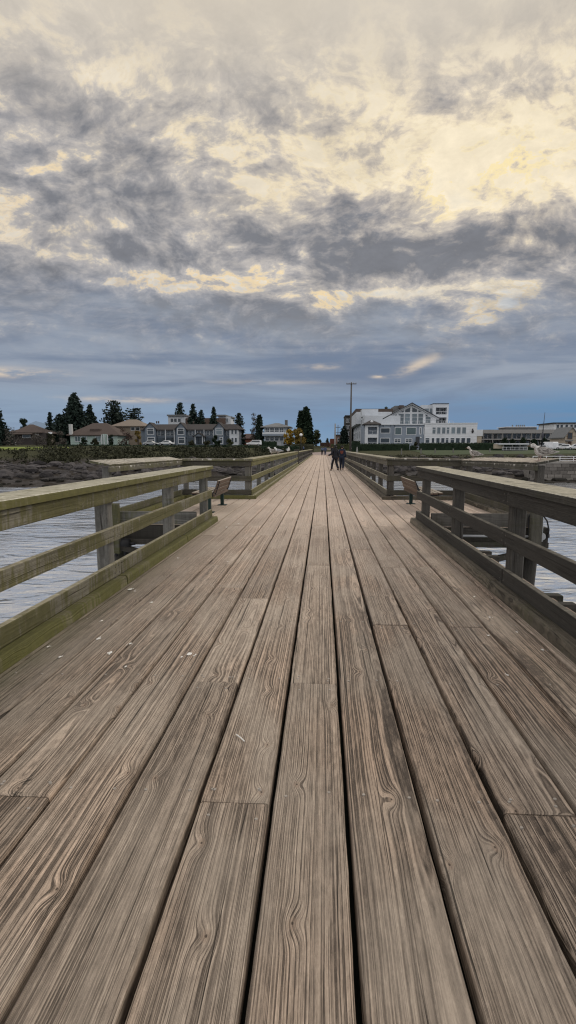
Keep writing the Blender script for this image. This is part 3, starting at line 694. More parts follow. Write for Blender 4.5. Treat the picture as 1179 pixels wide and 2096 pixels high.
# boulders along the tide line: nobody could count them
def make_rocks():
    bm = bmesh.new(); bmesh.ops.create_icosphere(bm, subdivisions=2, radius=1); bv = [v.co.copy() for v in bm.verts]; bf = [tuple(v.index for v in f.verts) for f in bm.faces]; bm.free()
    mb = MB()
    for k in range(2600):
        x = R.uniform(-58, 50); tt = R.triangular(-3, 40, 12); y = interp(SH, x) + tt
        if -3 < x < 3 and y > 112: continue
        s = R.choice([.16, .2, .25, .3, .4, .5, .75]) * R.uniform(.7, 1.2)
        z = hgt(x, y) + s * .1; sd = R.random() * 90; rz = R.random() * 6
        sx, sy, sz = s * R.uniform(.8, 1.5), s * R.uniform(.7, 1.2), s * R.uniform(.4, .75)
        vs = []
        for v in bv:
            q = v * (1 + .35 * mnoise.noise(v * 1.3 + Vector((sd, 0, 0))) + .18 * mnoise.noise(v * 3 + Vector((0, sd, 0))))
            vs.append((x + (q.x * math.cos(rz) - q.y * math.sin(rz)) * sx, y + (q.x * math.sin(rz) + q.y * math.cos(rz)) * sy, z + q.z * sz))
        mb.raw(vs, bf, 0, None, R.random())
    m, t, b = mat_new('shore_rock', 0.9, 0.2)
    pos = t.new('ShaderNodeNewGeometry'); n = t.noise(pos.outputs['Position'], 3.0, 6, 0.65)
    ri = pos.outputs['Random Per Island']
    c = t.mix(n, (0.022, 0.020, 0.021), (0.115, 0.105, 0.105)); k = t.add(.4, t.mul(ri, 1.0)); c = t.mix(1, c, t.vec(k, k, k), 'MULTIPLY')
    z = t.sep(pos.outputs['Position'])[2]; c = t.mix(t.step(z, -1.7, -2.4), c, (0.018, 0.017, 0.013))
    t.put(b.inputs['Base Color'], c); t.put(b.inputs['Normal'], t.bump(n, .15))
    tag(mb.build('beach_rocks', m), 'tumbled dark boulders along the tide line below the bushes', 'rocks', kind='stuff')
make_rocks()
# ------------------------------------------------------------------ foliage
def leaf_mat(name, dark, light, rough=.75):
    m, t, b = mat_new(name, rough, 0.2)
    g = t.new('ShaderNodeNewGeometry'); n = t.noise(g.outputs['Position'], 0.55, 4, 0.6)
    f = t.add(t.mul(g.outputs['Random Per Island'], .55), t.mul(t.sub(n, .28), 1.1))
    t.put(b.inputs['Base Color'], t.mix(f, dark, light)); return m
LM = {'fir': leaf_mat('fir_needles', (0.007, 0.014, 0.013), (0.034, 0.055, 0.042)), 'pine': leaf_mat('pine_needles', (0.009, 0.016, 0.015), (0.040, 0.058, 0.045)),
      'bush': leaf_mat('bank_bush', (0.012, 0.015, 0.009), (0.055, 0.056, 0.028)), 'hedge': leaf_mat('hedge_leaves', (0.005, 0.013, 0.007), (0.020, 0.038, 0.018)),
      'gold': leaf_mat('autumn_leaves', (0.14, 0.09, 0.012), (0.52, 0.33, 0.04)), 'olive': leaf_mat('olive_leaves', (0.07, 0.05, 0.013), (0.24, 0.165, 0.035)),
      'green': leaf_mat('green_leaves', (0.018, 0.026, 0.012), (0.075, 0.085, 0.035)), 'twig': leaf_mat('bare_twigs', (0.045, 0.042, 0.038), (0.13, 0.115, 0.10)), 'red': leaf_mat('russet_leaves', (0.025, 0.014, 0.012), (0.075, 0.045, 0.035))}
BARK = simple('bark', (0.055, 0.045, 0.037), .9, .3, 6)
def leaf(mb, c, s, droop=None):
    d = Vector((R.gauss(0, 1), R.gauss(0, 1), R.gauss(0, .8))).normalized()
    e = d.cross(Vector((R.gauss(0, 1), R.gauss(0, 1), R.gauss(0, 1)))).normalized()
    c = Vector(c)
    mb.raw([c - d * s * .6, c + e * s * .35, c + d * s * .6, c - e * s * .35], [(0, 1, 2, 3)])
def conifer(label, px, ytop, ybase, halfw, Y, leaf='fir', dens=1.0, power=.85, ragged=.35, cat='conifer', group='dark conifers behind the houses', droop=.25, lo=.06, gapfrac=0.0, name='conifer_tree'):
    x = AX(px, Y); zt = AZ(ytop, Y, px); zb = min(AZ(ybase, Y, px), hgt(x, Y)); H = zt - zb; Rw = halfw * Y / F
    t = thing(name, label, cat, (x, Y, zb), group)
    mb = MB(); mb.tube([(x, Y, zb - .3), (x, Y, zb + H * .5), (x, Y, zt - .1)], [H * .018 + .1, H * .012 + .05, .02], 7); mb.build('trunk', BARK, t)
    cr = MB(); nl = int(32 * dens)
    for i in range(nl):
        f = lo + (1 - lo) * i / nl; zc = zb + H * f
        if gapfrac and R.random() < gapfrac: continue
        rr = Rw * ((1 - f) ** power) + .12
        nb = 10 if f < .8 else 7
        for b in range(nb):
            an = R.random() * 6.283; ln = rr * (1 + R.uniform(-ragged, ragged))
            steps = max(2, int(ln / .5))
            for q in range(steps + 1):
                w = q / steps; bx = x + math.cos(an) * ln * w; by = Y + math.sin(an) * ln * w; bz = zc - droop * ln * w * (w if droop < .3 else 1) + R.uniform(-.1, .1) * H * .03
                for _ in range(2): leaf_(cr, (bx + R.gauss(0, .12), by + R.gauss(0, .12), bz + R.gauss(0, .12)), R.uniform(.55, 1.15) * (1 - .35 * f) * min(1.3, .5 + H * .05))
    cr.build('crown', LM[leaf], t); return t
leaf_ = leaf
def broadleaf(label, px, ytop, ybase, halfw, Y, leaf='green', dens=1.0, cat='tree', group=None, name='broadleaf_tree', low=.25, taper=0.0, size=.45, clumps=26):
    x = AX(px, Y); zt = AZ(ytop, Y, px); zb = min(AZ(ybase, Y, px), hgt(x, Y)); H = zt - zb; Rw = halfw * Y / F
    t = thing(name, label, cat, (x, Y, zb), group)
    mb = MB(); mb.tube([(x, Y, zb - .3), (x + .1, Y, zb + H * .45)], [.06 * H ** .5 + .06, .05], 7)
    cs = []
    for k in range(clumps):
        u = R.random(); f = low + (1 - low) * u
        prof = math.sin(min(1, (f - low) / (1 - low) + .12) * math.pi * .93) ** .6 * (1 - taper * u)
        an = R.random() * 6.283; q = R.random() ** .5
        cs.append((x + math.cos(an) * Rw * .8 * prof * q, Y + math.sin(an) * Rw * .8 * prof * q, zb + H * min(f, .94)))
    for c in cs[:9]: mb.tube([(x, Y, zb + H * low * .8), ((x + c[0]) / 2, (Y + c[1]) / 2, (zb + H * low + c[2]) / 2), c], [.05, .035, .015], 5, caps=False)
    mb.build('trunk', BARK, t)
    cr = MB(); rc = max(.25, Rw * .36)
    for c in cs:
        for _ in range(int(60 * dens)):
            v = Vector((R.gauss(0, 1), R.gauss(0, 1), R.gauss(0, .8))); v = v / max(1, v.length) * rc * R.uniform(.5, 1.1)
            leaf_(cr, Vector(c) + v, size * R.uniform(.6, 1.3))
    cr.build('crown', LM[leaf], t); return t
def hedge(label, px0, px1, ytop, ybot, Y, depth=1.6, leaf='hedge', cat='hedge', group='clipped hedges on the shore', name='hedge', dens=1.0, round_=.0, size=.28):
    x0, x1 = AX(px0, Y), AX(px1, Y); zt = AZ(ytop, Y); zb = min(AZ(ybot, Y), hgt((x0 + x1) / 2, Y)) - .2
    mb = MB(); L = x1 - x0
    nx = max(2, int(L / .6)); 
    prof = [(0, zb), (.04, zt - .25), (.2, zt - .05), (depth - .2, zt - .05), (depth - .04, zt - .25), (depth, zb)]
    vs = [(x0 + L * i / nx, Y + a + R.uniform(-.06, .06), b + R.uniform(-.05, .05) - (round_ * (2 * i / nx - 1) ** 2 if b > zb else 0)) for i in range(nx + 1) for a, b in prof]; n = len(prof)
    mb.raw(vs, [(i * n + k, i * n + k + 1, (i + 1) * n + k + 1, (i + 1) * n + k) for i in range(nx) for k in range(n - 1)] + [tuple(range(n)), tuple(nx * n + k for k in range(n))])
    for _ in range(int(L * (zt - zb + depth) * 16 * dens)):
        u = R.random(); face = R.random()
        rz = round_ * (2 * u - 1) ** 2
        if face < .65: p = (x0 + L * u, Y + R.gauss(0, .05), R.uniform(zb, zt - rz))
        else: p = (x0 + L * u, Y + R.uniform(0, depth), zt - rz + R.gauss(0, .06))
        leaf_(mb, p, R.uniform(.5, 1.2) * size)
    o = mb.build(name, LM[leaf]); o.location = (0, 0, 0); return tag(o, label, cat, group)
def bank_bushes():
    mb = MB()
    for k in range(520):
        x = R.uniform(-75, -4.5); y0 = interp(SH, x); tt = R.uniform(30, 60); y = y0 + tt
        px = 660 + x / y * F
        if px < 75 and R.random() < .8: continue
        if x > -7 and y > 100: continue
        z = hgt(x, y); h = R.uniform(.5, 1.25) * (.8 if tt > 48 else 1); r = R.uniform(.7, 1.6)
        for _ in range(60):
            v = Vector((R.gauss(0, 1), R.gauss(0, 1), R.gauss(0, 1))); v = v / max(1, v.length) * R.uniform(.6, 1.05)
            leaf_(mb, (x + v.x * r, y + v.y * r, z + h * .5 + v.z * h * .65), R.uniform(.18, .45))
    tag(mb.build('bank_bushes', LM['bush']), 'dense low dark bushes covering the bank left of the pier', 'bushes', kind='stuff')
    mb = MB()
    for k in range(110):
        x = R.uniform(6.5, 58); y0 = interp(SH, x); tt = R.uniform(28, 40); y = y0 + tt
        if 24 < x and y < 100: continue
        z = hgt(x, y)
        for _ in range(40):
            v = Vector((R.gauss(0, 1), R.gauss(0, 1), R.gauss(0, 1))); v = v / max(1, v.length)
            leaf_(mb, (x + v.x, y + v.y, z + .1 + v.z * .25), R.uniform(.15, .35))
    tag(mb.build('bank_bushes', LM['bush']), 'low scrub along the lawn edge right of the pier', 'bushes', kind='stuff')
bank_bushes()
# seawall with its white railing, right
t = thing('seawall', 'block stone seawall at the right edge behind the gull', 'wall', (30, 72, -2))
m, q, b = mat_new('stone_blocks', .9, .2); g = q.new('ShaderNodeNewGeometry'); n = q.noise(g.outputs['Position'], 3, 5, .6); k = q.add(.5, q.mul(g.outputs['Random Per Island'], .9))
q.put(b.inputs['Base Color'], q.mix(1, q.mix(n, (.09, .083, .075), (.24, .22, .20)), q.vec(k, k, k), 'MULTIPLY'))
mb = MB(); Yw = 72.0
mb.box(25.2, 40, Yw + .1, Yw + 2.5, -3.4, -.45)
for r_ in range(5):
    x = 25.2 + (r_ % 2) * .4 - (.0)
    while x < 40:
        w = R.uniform(.75, 1.05); mb.box(x, x + w - .05, Yw - R.uniform(.0, .06), Yw + .4, -2.6 + r_ * .43, -2.6 + r_ * .43 + .40); x += w
mb.build('block_face', m, t)
mb = MB(); mb.box(25.0, 40, Yw - .12, Yw + 2.5, -.46, -.22); mb.build('coping', simple('concrete', (.26, .245, .225), .9, .2, 3), t)
WHITE = simple('white_paint', (.74, .75, .76), .55, .06, 2); 
t = thing('railing', 'white pipe railing on top of the stone seawall', 'railing', (30, Yw + .3, -.22))
mb = MB()
for zz in (.12, .36, .62): mb.tube([(25.5, Yw + .3, zz - .22), (40, Yw + .3, zz - .22)], .03, 6)
mb.build('rail', WHITE, t)
for k in range(10):
    mb = MB(); mb.tube([(25.5 + 1.6 * k, Yw + .3, -.22), (25.5 + 1.6 * k, Yw + .3, .42)], .035, 6); mb.build('post', WHITE, t)
CRC = [simple('crate_red', (.17, .055, .045), .7), simple('crate_brown', (.10, .055, .04), .7), simple('crate_dark', (.04, .035, .035), .7)]
lab = ['reddish crate behind the white seawall railing, nearest the gull', 'dark crate behind the white seawall railing, second from the gull', 'brown crate behind the white seawall railing near the edge', 'dark low crate behind the white seawall railing near the edge', 'reddish tall crate stack-top behind the white railing at the photo edge']
for k, (xx, w, h, cm) in enumerate(((26.6, .9, .45, 0), (28.4, .8, .35, 2), (30.4, .9, .5, 1), (31.2, .7, .3, 2), (32.3, .8, .7, 0))):
    mb = MB()
    for zz in range(int(h / .13)): mb.box(xx, xx + w, Yw + .9, Yw + 1.5, -.2 + zz * .13, -.2 + zz * .13 + .1)
    for cx in (xx + .01, xx + w - .09): mb.box(cx, cx + .08, Yw + .88, Yw + .93, -.21, -.2 + h)
    tag(mb.build('crate', CRC[cm]), lab[k], 'crate', 'crates behind the seawall railing')

# ------------------------------------------------------------------ buildings on the shore
def glass(name, col, rough=.12):
    m, t, b = mat_new(name, rough, .6); g = t.new('ShaderNodeNewGeometry'); oi = t.new('ShaderNodeObjectInfo').outputs['Random']
    n = t.noise(g.outputs['Position'], .8, 3, .6); k = t.add(.45, t.add(t.mul(oi, .7), t.mul(n, .5)))
    t.put(b.inputs['Base Color'], t.mix(1, col, t.vec(k, k, k), 'MULTIPLY')); return m
GD = glass('dark_window_glass', (.035, .045, .055)); GB = glass('blind_window_glass', (.13, .165, .19), .25); GT = glass('teal_window_glass', (.10, .15, .16), .2)
def siding(name, col, rows=5.0, brick=False):
    m, t, b = mat_new(name, .75, .25); pos = t.new('ShaderNodeNewGeometry').outputs['Position']; x, y, z = t.sep(pos)
    f = t.m('FRACT', t.mul(z, rows)); ln = t.mul(t.step(f, .12, .0), .35); n = t.noise(pos, .6, 5, .6); k = t.mul(t.sub(1, ln), t.add(.78, t.mul(n, .44)))
    t.put(b.inputs['Base Color'], t.mix(1, col, t.vec(k, k, k), 'MULTIPLY')); return m
WGREY = siding('pale_grey_siding', (.54, .57, .61)); WHIT = siding('white_siding', (.68, .70, .73), 1.2); MIDG = siding('grey_blue_siding', (.26, .30, .36)); BLUEG = siding('blue_grey_siding', (.155, .185, .225), 4)
TRIM = simple('white_trim', (.62, .64, .67), .6, .08, 2); ROOFD = simple('dark_shingles', (.055, .050, .050), .9, .35, 4, .2); ROOFB = simple('brown_shingles', (.085, .066, .058), .9, .35, 4, .2); ROOFT = simple('tan_roof', (.20, .165, .135), .9, .25, 3)
ROOFG = simple('grey_roof', (.16, .165, .17), .9, .25, 3); MINT = siding('mint_stucco', (.34, .43, .40), 1); BEIGE = siding('beige_stucco', (.42, .36, .285), 1); BRICK = simple('red_brick', (.15, .06, .045), .9, .35, 5); BROWNW = siding('brown_cladding', (.10, .085, .075), 3)
class Bld:
    def __init__(s, name, label, cat, Y, px, py, group=None):
        s.Y = Y; p = at(px, py, Y); s.t = thing(name, label, cat, (p.x, Y, min(p.z, hgt(p.x, Y))), group); s.py = py
    def block(s, nm, px0, px1, yt, yb, dep, mat, dy=0.0, foot=False):
        """a wall block: front face at Y + dy, given by its sight lines; runs back dep metres"""
        Y = s.Y + dy; x0, x1, z0, z1 = AX(px0, Y), AX(px1, Y), AZ(yb, Y), AZ(yt, Y)
        mb = MB(); mb.box(x0, x1, Y, Y + dep, z0 - (3 if foot else 0), z1); return mb.build(nm, mat, s.t)
    def poly(s, nm, pts, dep, mat, dy=0.0):
        Y = s.Y + dy; mb = MB(); mb.prism([(AX(a, Y), Y, AZ(b, Y)) for a, b in pts], (0, dep, 0)); return mb.build(nm, mat, s.t)
    def hip(s, nm, px0, px1, yr, ye, dep, mat, dy=0.0, rx0=.35, rx1=.65, over=.5):
        Y = s.Y + dy; x0, x1, zr, ze = AX(px0, Y) - over, AX(px1, Y) + over, AZ(yr, Y), AZ(ye, Y); w = x1 - x0; ya, yb = Y - over, Y + dep + over; ym = (ya + yb) / 2
        mb = MB(); mb.raw([(x0, ya, ze), (x1, ya, ze), (x1, yb, ze), (x0, yb, ze), (x0 + w * rx0, ym, zr), (x0 + w * rx1, ym, zr), (x0, ya, ze - .22), (x1, ya, ze - .22), (x1, yb, ze - .22), (x0, yb, ze - .22)],
            [(0, 1, 5, 4), (1, 2, 5), (2, 3, 4, 5), (3, 0, 4), (0, 6, 7, 1), (1, 7, 8, 2), (2, 8, 9, 3), (3, 9, 6, 0), (6, 9, 8, 7)]); return mb.build(nm, mat, s.t)
    def gable(s, nm, px0, px1, yr, ye, dep, mat, wallmat=None, dy=0.0, over=.4, th=.22):
        """ridge runs back from the front; triangular wall below it"""
        Y = s.Y + dy; x0, x1, xm, zr, ze = AX(px0, Y), AX(px1, Y), AX((px0 + px1) / 2, Y), AZ(yr, Y), AZ(ye, Y)
        mb = MB(); sl = (zr - ze) / (xm - x0); e = over
        for sg, xe in ((-1, x0), (1, x1)):
            xo = xe + sg * e; zo = ze - sl * e
            mb.prism([(xo, Y - over, zo), (xm, Y - over, zr), (xm, Y - over, zr + th), (xo, Y - over, zo + th)], (0, dep + over, 0))
        o = mb.build(nm, mat, s.t)
        if wallmat:
            mb = MB(); mb.prism([(x0, Y, ze), (x1, Y, ze), (xm, Y, zr)], (0, dep - .05, 0)); mb.build('gable_wall', wallmat, s.t)
        return o
    def win(s, px0, px1, yt, yb, g=None, mull=0, rail=0, dy=0.0, fr=.10, fm=None, nm='window', cols=None):
        Y = s.Y + dy; x0, x1, z0, z1 = AX(px0, Y), AX(px1, Y), AZ(yb, Y), AZ(yt, Y)
        mb = MB(); f = fr
        mb.box(x0 - f, x0, Y - .06, Y + .04, z0 - f, z1 + f); mb.box(x1, x1 + f, Y - .06, Y + .04, z0 - f, z1 + f); mb.box(x0, x1, Y - .06, Y + .04, z1, z1 + f); mb.box(x0, x1, Y - .06, Y + .04, z0 - f, z0)
        for k in range(1, mull + 1): xx = x0 + (x1 - x0) * k / (mull + 1); mb.box(xx - .04, xx + .04, Y - .05, Y + .03, z0, z1)
        for k in range(1, rail + 1): zz = z0 + (z1 - z0) * (k / (rail + 1) if rail > 1 else .66); mb.box(x0, x1, Y - .045, Y + .025, zz - .04, zz + .04)
        o = mb.build(nm, fm or TRIM, s.t)
        mb = MB(); mb.box(x0, x1, Y - .02, Y + .012, z0, z1); mb.build('pane', g or GD, o); return o
    def rail(s, px0, px1, yt, yb, dy=-.3, nm='balcony_railing', step=1.1, m=None):
        Y = s.Y + dy; x0, x1, z0, z1 = AX(px0, Y), AX(px1, Y), AZ(yb, Y), AZ(yt, Y); mb = MB()
        mb.box(x0, x1, Y - .03, Y + .03, z1 - .07, z1); mb.box(x0, x1, Y - .025, Y + .025, z0, z0 + .06)
        n = max(1, int((x1 - x0) / step))
        for k in range(n + 1): xx = x0 + (x1 - x0) * k / n; mb.box(xx - .03, xx + .03, Y - .028, Y + .028, z0 + .06, z1 - .07)
        return mb.build(nm, m or TRIM, s.t)
# ---- hotel
h = Bld('hotel', 'large white and grey hotel with a glazed gable hall and a flat right wing', 'hotel', 150.0, 840, 919)
h.block('wall', 745, 868, 869, 920, 14, MIDG, .5, True); h.block('wall', 868, 975, 867.5, 920, 16, WHIT, 0, True)
h.block('cornice', 867.4, 975.8, 866, 868, 16.4, TRIM, -.15)
h.block('wall', 745, 800, 849, 869, 8, WGREY, 5); h.block('wall', 728, 800, 843.5, 868, 45, WGREY, 16); h.block('roof', 727, 802, 837, 843.5, 40, ROOFB, 18)
x0, x1 = AX(745, 152), AX(746, 152) + 9
mb = MB(); mb.box(x0, x1, 152, 222, -2, AZ(851, 152)); mb.build('side_wing', WGREY, h.t)
yw = 154.5
for k in range(6):                                            # windows down the road side of the wing
    ww = 2.6 + .55 * k
    for (za, zb) in ((.9, 2.9), (4.0, 6.0), (7.1, 8.9)):
        mb = MB(); xx = x0; y = yw
        mb.box(xx - .10, xx + .04, y - .3, y, za - .15, zb + .15); mb.box(xx - .10, xx + .04, y + ww, y + ww + .3, za - .15, zb + .15); mb.box(xx - .10, xx + .04, y, y + ww, zb, zb + .15); mb.box(xx - .10, xx + .04, y, y + ww, za - .15, za)
        o = mb.build('window', TRIM, h.t); mb = MB(); mb.box(xx - .03, xx + .02, y, y + ww, za, zb); mb.build('pane', GD, o)
    yw += ww * 2.3
for k in range(5):                                            # stepped roof terraces along that side
    mb = MB(); mb.box(x0 - .3, x0 + 4, 158 + 13 * k, 164 + 13 * k, AZ(851, 152) + .01, AZ(851, 152) + 2.0); mb.build('roof_dormer', WGREY, h.t)
# white corner tower with two loggias
t0, t1 = 747, 774
h.block('tower_wall', t0, 752.5, 868, 920, 4, TRIM, -1.4, True); h.block('tower_wall', 771.5, t1, 868, 920, 4, TRIM, -1.4, True)
h.block('tower_wall', 752.5, 771.5, 868, 874, 4, TRIM, -1.4); h.block('tower_wall', 752.5, 771.5, 889.5, 896, 4, TRIM, -1.4)
h.block('loggia', 752.5, 771.5, 874, 920, .2, GD, 1.6); h.hip('tower_roof', t0, t1, 860, 868, 4, ROOFD, -1.4, .42, .58, .6)
for a, b, c, d in ((752.6, 771.4, 882, 889), (752.6, 771.4, 906, 912)): h.rail(a, b, c, d, -1.2)
for a, b, c, d in ((754, 762, 876, 889), (763, 770, 876, 889), (754, 762, 897, 908), (763, 770, 897, 908)): h.win(a, b, c, d, GD, dy=1.5, fr=.08)
mb = MB(); p = at(761, 862.5, 149.5); mb.tube([(p.x, p.y, p.z - .5), (p.x, p.y, p.z), (p.x, p.y, p.z + .25)], [.35, .4, .1], 8); mb.build('roof_white_spot', TRIM, h.t)  # small white shape for an unidentified spot on the tower roof
# grey front
for q in ((779, 796.5, 877, 886), (779, 796.5, 897.5, 906)): h.win(*q, GD, dy=.5, fr=.16)
for q in ((808, 820, 876, 889.5), (831.5, 850, 876, 889.5)): h.win(*q, GT, dy=.5, fr=.14)
for q in ((807.5, 819, 899, 905.5), (830, 842, 899, 905.5)): h.win(*q, GD, mull=1, rail=1, dy=.5, fr=.16)
for a in (858.5, 867): h.win(a, a + 1.6, 876, 888, GD, dy=.5, fr=.2)
h.block('door', 850.5, 858, 894, 912, .2, simple('dark_door', (.05, .055, .065)), .35)
mb = MB(); p = at(861, 895.5, 150.2); mb.tube([(p.x, 150.3, p.z), (p.x, 150.05, p.z), (p.x, 149.9, p.z - .1)], [.12, .16, .1], 8); mb.build('wall_lamp', simple('lamp_white', (.85, .85, .82)), h.t)
for px in (783, 798, 806): h.block('downlight', px, px + 1.4, 870.5, 873, .2, GD, .3)
h.block('drain_pipe', 804.2, 805.4, 872, 900, .12, MIDG, .3)
# hall with the big glazed gable
Yh = 3.0
h.gable('hall_roof', 789, 890, 827.4, 855.2, 21, simple('pale_roof', (.34, .35, .37), .8, .15, 2), None, Yh + .25, .25, .22)
h.gable('roof_trim', 789, 890, 827, 855, -.6, simple('dark_fascia', (.045, .05, .06)), None, Yh, 1.0, .25)
h.gable('hall_verge', 790.5, 888.5, 828.8, 855.2, 21, TRIM, None, Yh + .1, .9, .25)
h.poly('hall_wall', [(789, 868.8), (789, 856), (839.5, 829.8), (890, 856), (890, 868.8)], 20, WHIT, Yh + .15)
def ytop(px): return 830.5 + abs(px - 839.5) * .525
for a, b in ((800, 810), (814.5, 824.5), (827, 837), (841.5, 851.5), (854, 863.5), (869, 879)):
    h.win(a, b, max(847.5, ytop(a) + 3, ytop(b) + 3), 868, GB, rail=1, dy=Yh + .1, fr=.12)
def glz(pts): 
    o = h.poly('gable_window', pts, .1, GD, Yh + .05); return o
glz([(802, 854.5), (810, 854.5), (810, 848.6)]); glz([(869, 848.6), (877, 854.5), (869, 854.5)])
glz([(817, 844), (824.5, 844), (824.5, 840.5)]); glz([(827, 844), (837, 844), (837, 834.5), (828, 839)]); glz([(841.5, 844), (851.5, 844), (850.5, 839), (841.5, 834.5)]); glz([(854, 840.5), (854, 844), (861, 844)])
h.block('terrace_floor', 775, 925, 868.6, 870, 5, TRIM, .2); h.rail(775, 925, 862, 868.6, .3, 'terrace_railing', .9)
for q in ((745.5, 756, 860, 866), (770, 778, 859.5, 868), (781, 795, 860, 868)): h.win(*q, GB, dy=4.95, fr=.12)
# upper right block with balconies
h.block('upper_wall', 860, 886, 830, 868.6, 14, WGREY, 10); h.block('upper_wall', 884, 915, 827.5, 835, 14, WGREY, 8); h.block('upper_wall', 884, 889, 835, 868.6, 14, WGREY, 8); h.block('upper_wall', 911.5, 915, 835, 868.6, 14, WGREY, 8)
h.block('upper_wall', 889, 911.5, 849.5, 855, 14, WGREY, 8); h.block('upper_wall', 889, 911.5, 835, 868.6, 6, GB, 11)
for q in ((890, 896, 837, 848), (898, 904.5, 837, 848), (906, 910.5, 837, 848), (896, 901, 857, 867), (903, 909, 857, 867)): h.win(*q, GD, dy=10.8, fr=.1)
for q in ((866, 875, 837, 848), (877, 884, 837, 848)): h.win(*q, GB, dy=9.95, fr=.1)
h.rail(889.2, 911.4, 843, 849.4, 8.1); h.rail(894, 918, 862, 868.6, 7.2); h.block('roof_edge', 883.5, 915.6, 826.4, 827.5, 14.4, simple('dark_fascia', (.045, .05, .06)), 7.8)
h.block('roof_block', 806, 830, 831, 846, 10, ROOFG, 20); h.block('chimney', 815, 824, 830, 836, 3, ROOFB, 18)
# right wing windows
for a, b in ((884, 890), (893.5, 900), (903.5, 910), (913, 918), (922.5, 930), (933.5, 941), (944.5, 952)): h.win(a, b, 875.5, 888, GB, rail=1 if a in (884, 913) else 0, fr=.12)
for a, b, g in ((870.5, 878, 1), (883.5, 888, 0), (892.5, 899, 0), (902.5, 909, 0), (912, 917, 1), (921.5, 929, 1), (932.5, 940, 0), (943.5, 951, 0), (954.5, 962, 0)): h.win(a, b, 897, 906.5, GD, rail=g, fr=.14)
mb = MB(); p = at(967.5, 882, 149.9); mb.tube([(p.x, 150.02, p.z - .5), (p.x, 149.8, p.z), (p.x, 150.02, p.z + .5)], [.2, .3, .2], 8); mb.build('wall_vent', simple('dark_vent', (.06, .06, .065)), h.t)
# ---- motel
o = Bld('motel', 'long low brown motel with two storeys of balconies and a pale flat roof', 'motel', 170.0, 1065, 919)
o.block('wall', 977, 1158, 886, 922, 12, BROWNW, 2, True); o.block('roof_fascia', 985, 1158, 880, 887.5, 15, simple('pale_fascia', (.30, .29, .28)), -.5); o.block('balcony_slab', 985, 1158, 899, 900.6, 2.6, simple('pale_fascia', (.30, .29, .28)), -.5)
o.block('roof_room', 1035, 1096, 875, 880, 8, ROOFG, 3); o.block('roof_edge', 1033, 1098, 874, 875.4, 9, TRIM, 2.5); o.block('annex', 975, 987, 880, 893, 5, TRIM, -1); o.block('annex_wall', 976, 985, 893, 920, 4, BEIGE, -.8, True)
for k in range(9):
    a = 988 + 19.6 * k
    if a < 1150:
        o.win(a + 2, a + 8, 888.5, 898, GD, dy=1.9, fr=.1); o.win(a + 10, a + 17, 888.5, 898, GB if k % 3 == 1 else GD, dy=1.9, fr=.1); o.win(a + 2, a + 15, 903, 915, GD, dy=1.9, fr=.1, mull=1)
    o.block('balcony_post', a - .6, a + .6, 887.5, 920, .25, simple('pale_fascia', (.30, .29, .28)), -.45)
o.rail(988, 1150, 894.5, 899, -.4, 'balcony_railing', .8, simple('dark_rail_paint', (.045, .042, .04)))
for a in (1046, 1054, 1058, 1062, 1066, 1070): o.block('chimney_pot', a, a + 1.6, 870.5, 874, .4, ROOFG, 4)
# ---- gabled beige house and the block behind
o = Bld('beach_house', 'beige gabled house with a steep grey roof at the right edge of the photo', 'house', 140.0, 1170, 920)
o.block('wall', 1155, 1195, 893, 921, 9, BEIGE, 0, True); o.gable('roof', 1154.5, 1182, 876, 893, 9, ROOFG, BEIGE, -.1, .4, .2); o.win(1161, 1169, 887, 898, GD, dy=-.12, fm=simple('brown_frame', (.10, .06, .045)), mull=1)
o.block('porch_roof', 1161, 1172, 901, 903.5, 1.5, ROOFG, -1.4); o.block('door', 1163, 1169, 904, 920, .2, simple('brown_frame', (.10, .06, .045)), -.1, True)
o = Bld('apartment_building', 'pale flat-roofed apartment block rising behind the beige gabled house', 'apartment building', 200.0, 1160, 915)
o.block('wall', 1131, 1200, 868, 915, 14, WHIT, 0, True); o.block('roof', 1129, 1202, 865.8, 868, 15, ROOFD, -.6)
for a in (1136, 1144, 1154, 1164, 1172): o.win(a, a + 5, 870.5, 876.5, GD, fr=.12)
# ---- townhouses, left
o = Bld('townhouse_row', 'long blue-grey two-storey townhouse row with white framed windows and three gables', 'townhouses', 178.0, 390, 909)
o.block('wall', 290, 490, 878.5, 909, 9, BLUEG, 1.2, True)
mb = MB(); Y = 178.; xa, xb = AX(288, Y), AX(494, Y); ze, zr = AZ(878.5, Y), AZ(866, Y)
mb.raw([(xa, Y + .4, ze), (xb, Y + .4, ze), (xb - 2, Y + 6, zr), (xa + 1, Y + 6, zr), (xa, Y + 12, ze), (xb, Y + 12, ze), (xa, Y + .4, ze - .3), (xb, Y + .4, ze - .3)], [(0, 1, 2, 3), (3, 2, 5, 4), (1, 5, 2), (0, 3, 4), (0, 6, 7, 1)]); mb.build('roof', ROOFD, o.t)
for c, w in ((308.5, 11), (371, 10), (449, 10)):
    o.block('bay_wall', c - w, c + w, 876, 909, 4, BLUEG, 0, True); o.gable('gable_roof', c - w, c + w, 864.5, 876, 5, ROOFD, BLUEG, 0, .35, .18)
for q in ((303, 315.5, 876.5, 888), (303.5, 316.5, 895.5, 907), (365, 377, 876.5, 888.5), (366, 378, 895.5, 907), (443, 455, 876.5, 889.5), (451, 455.5, 895.5, 907)): o.win(*q, GB if q[0] > 440 and q[3] < 900 else GD, rail=1, dy=-.06, fr=.16)
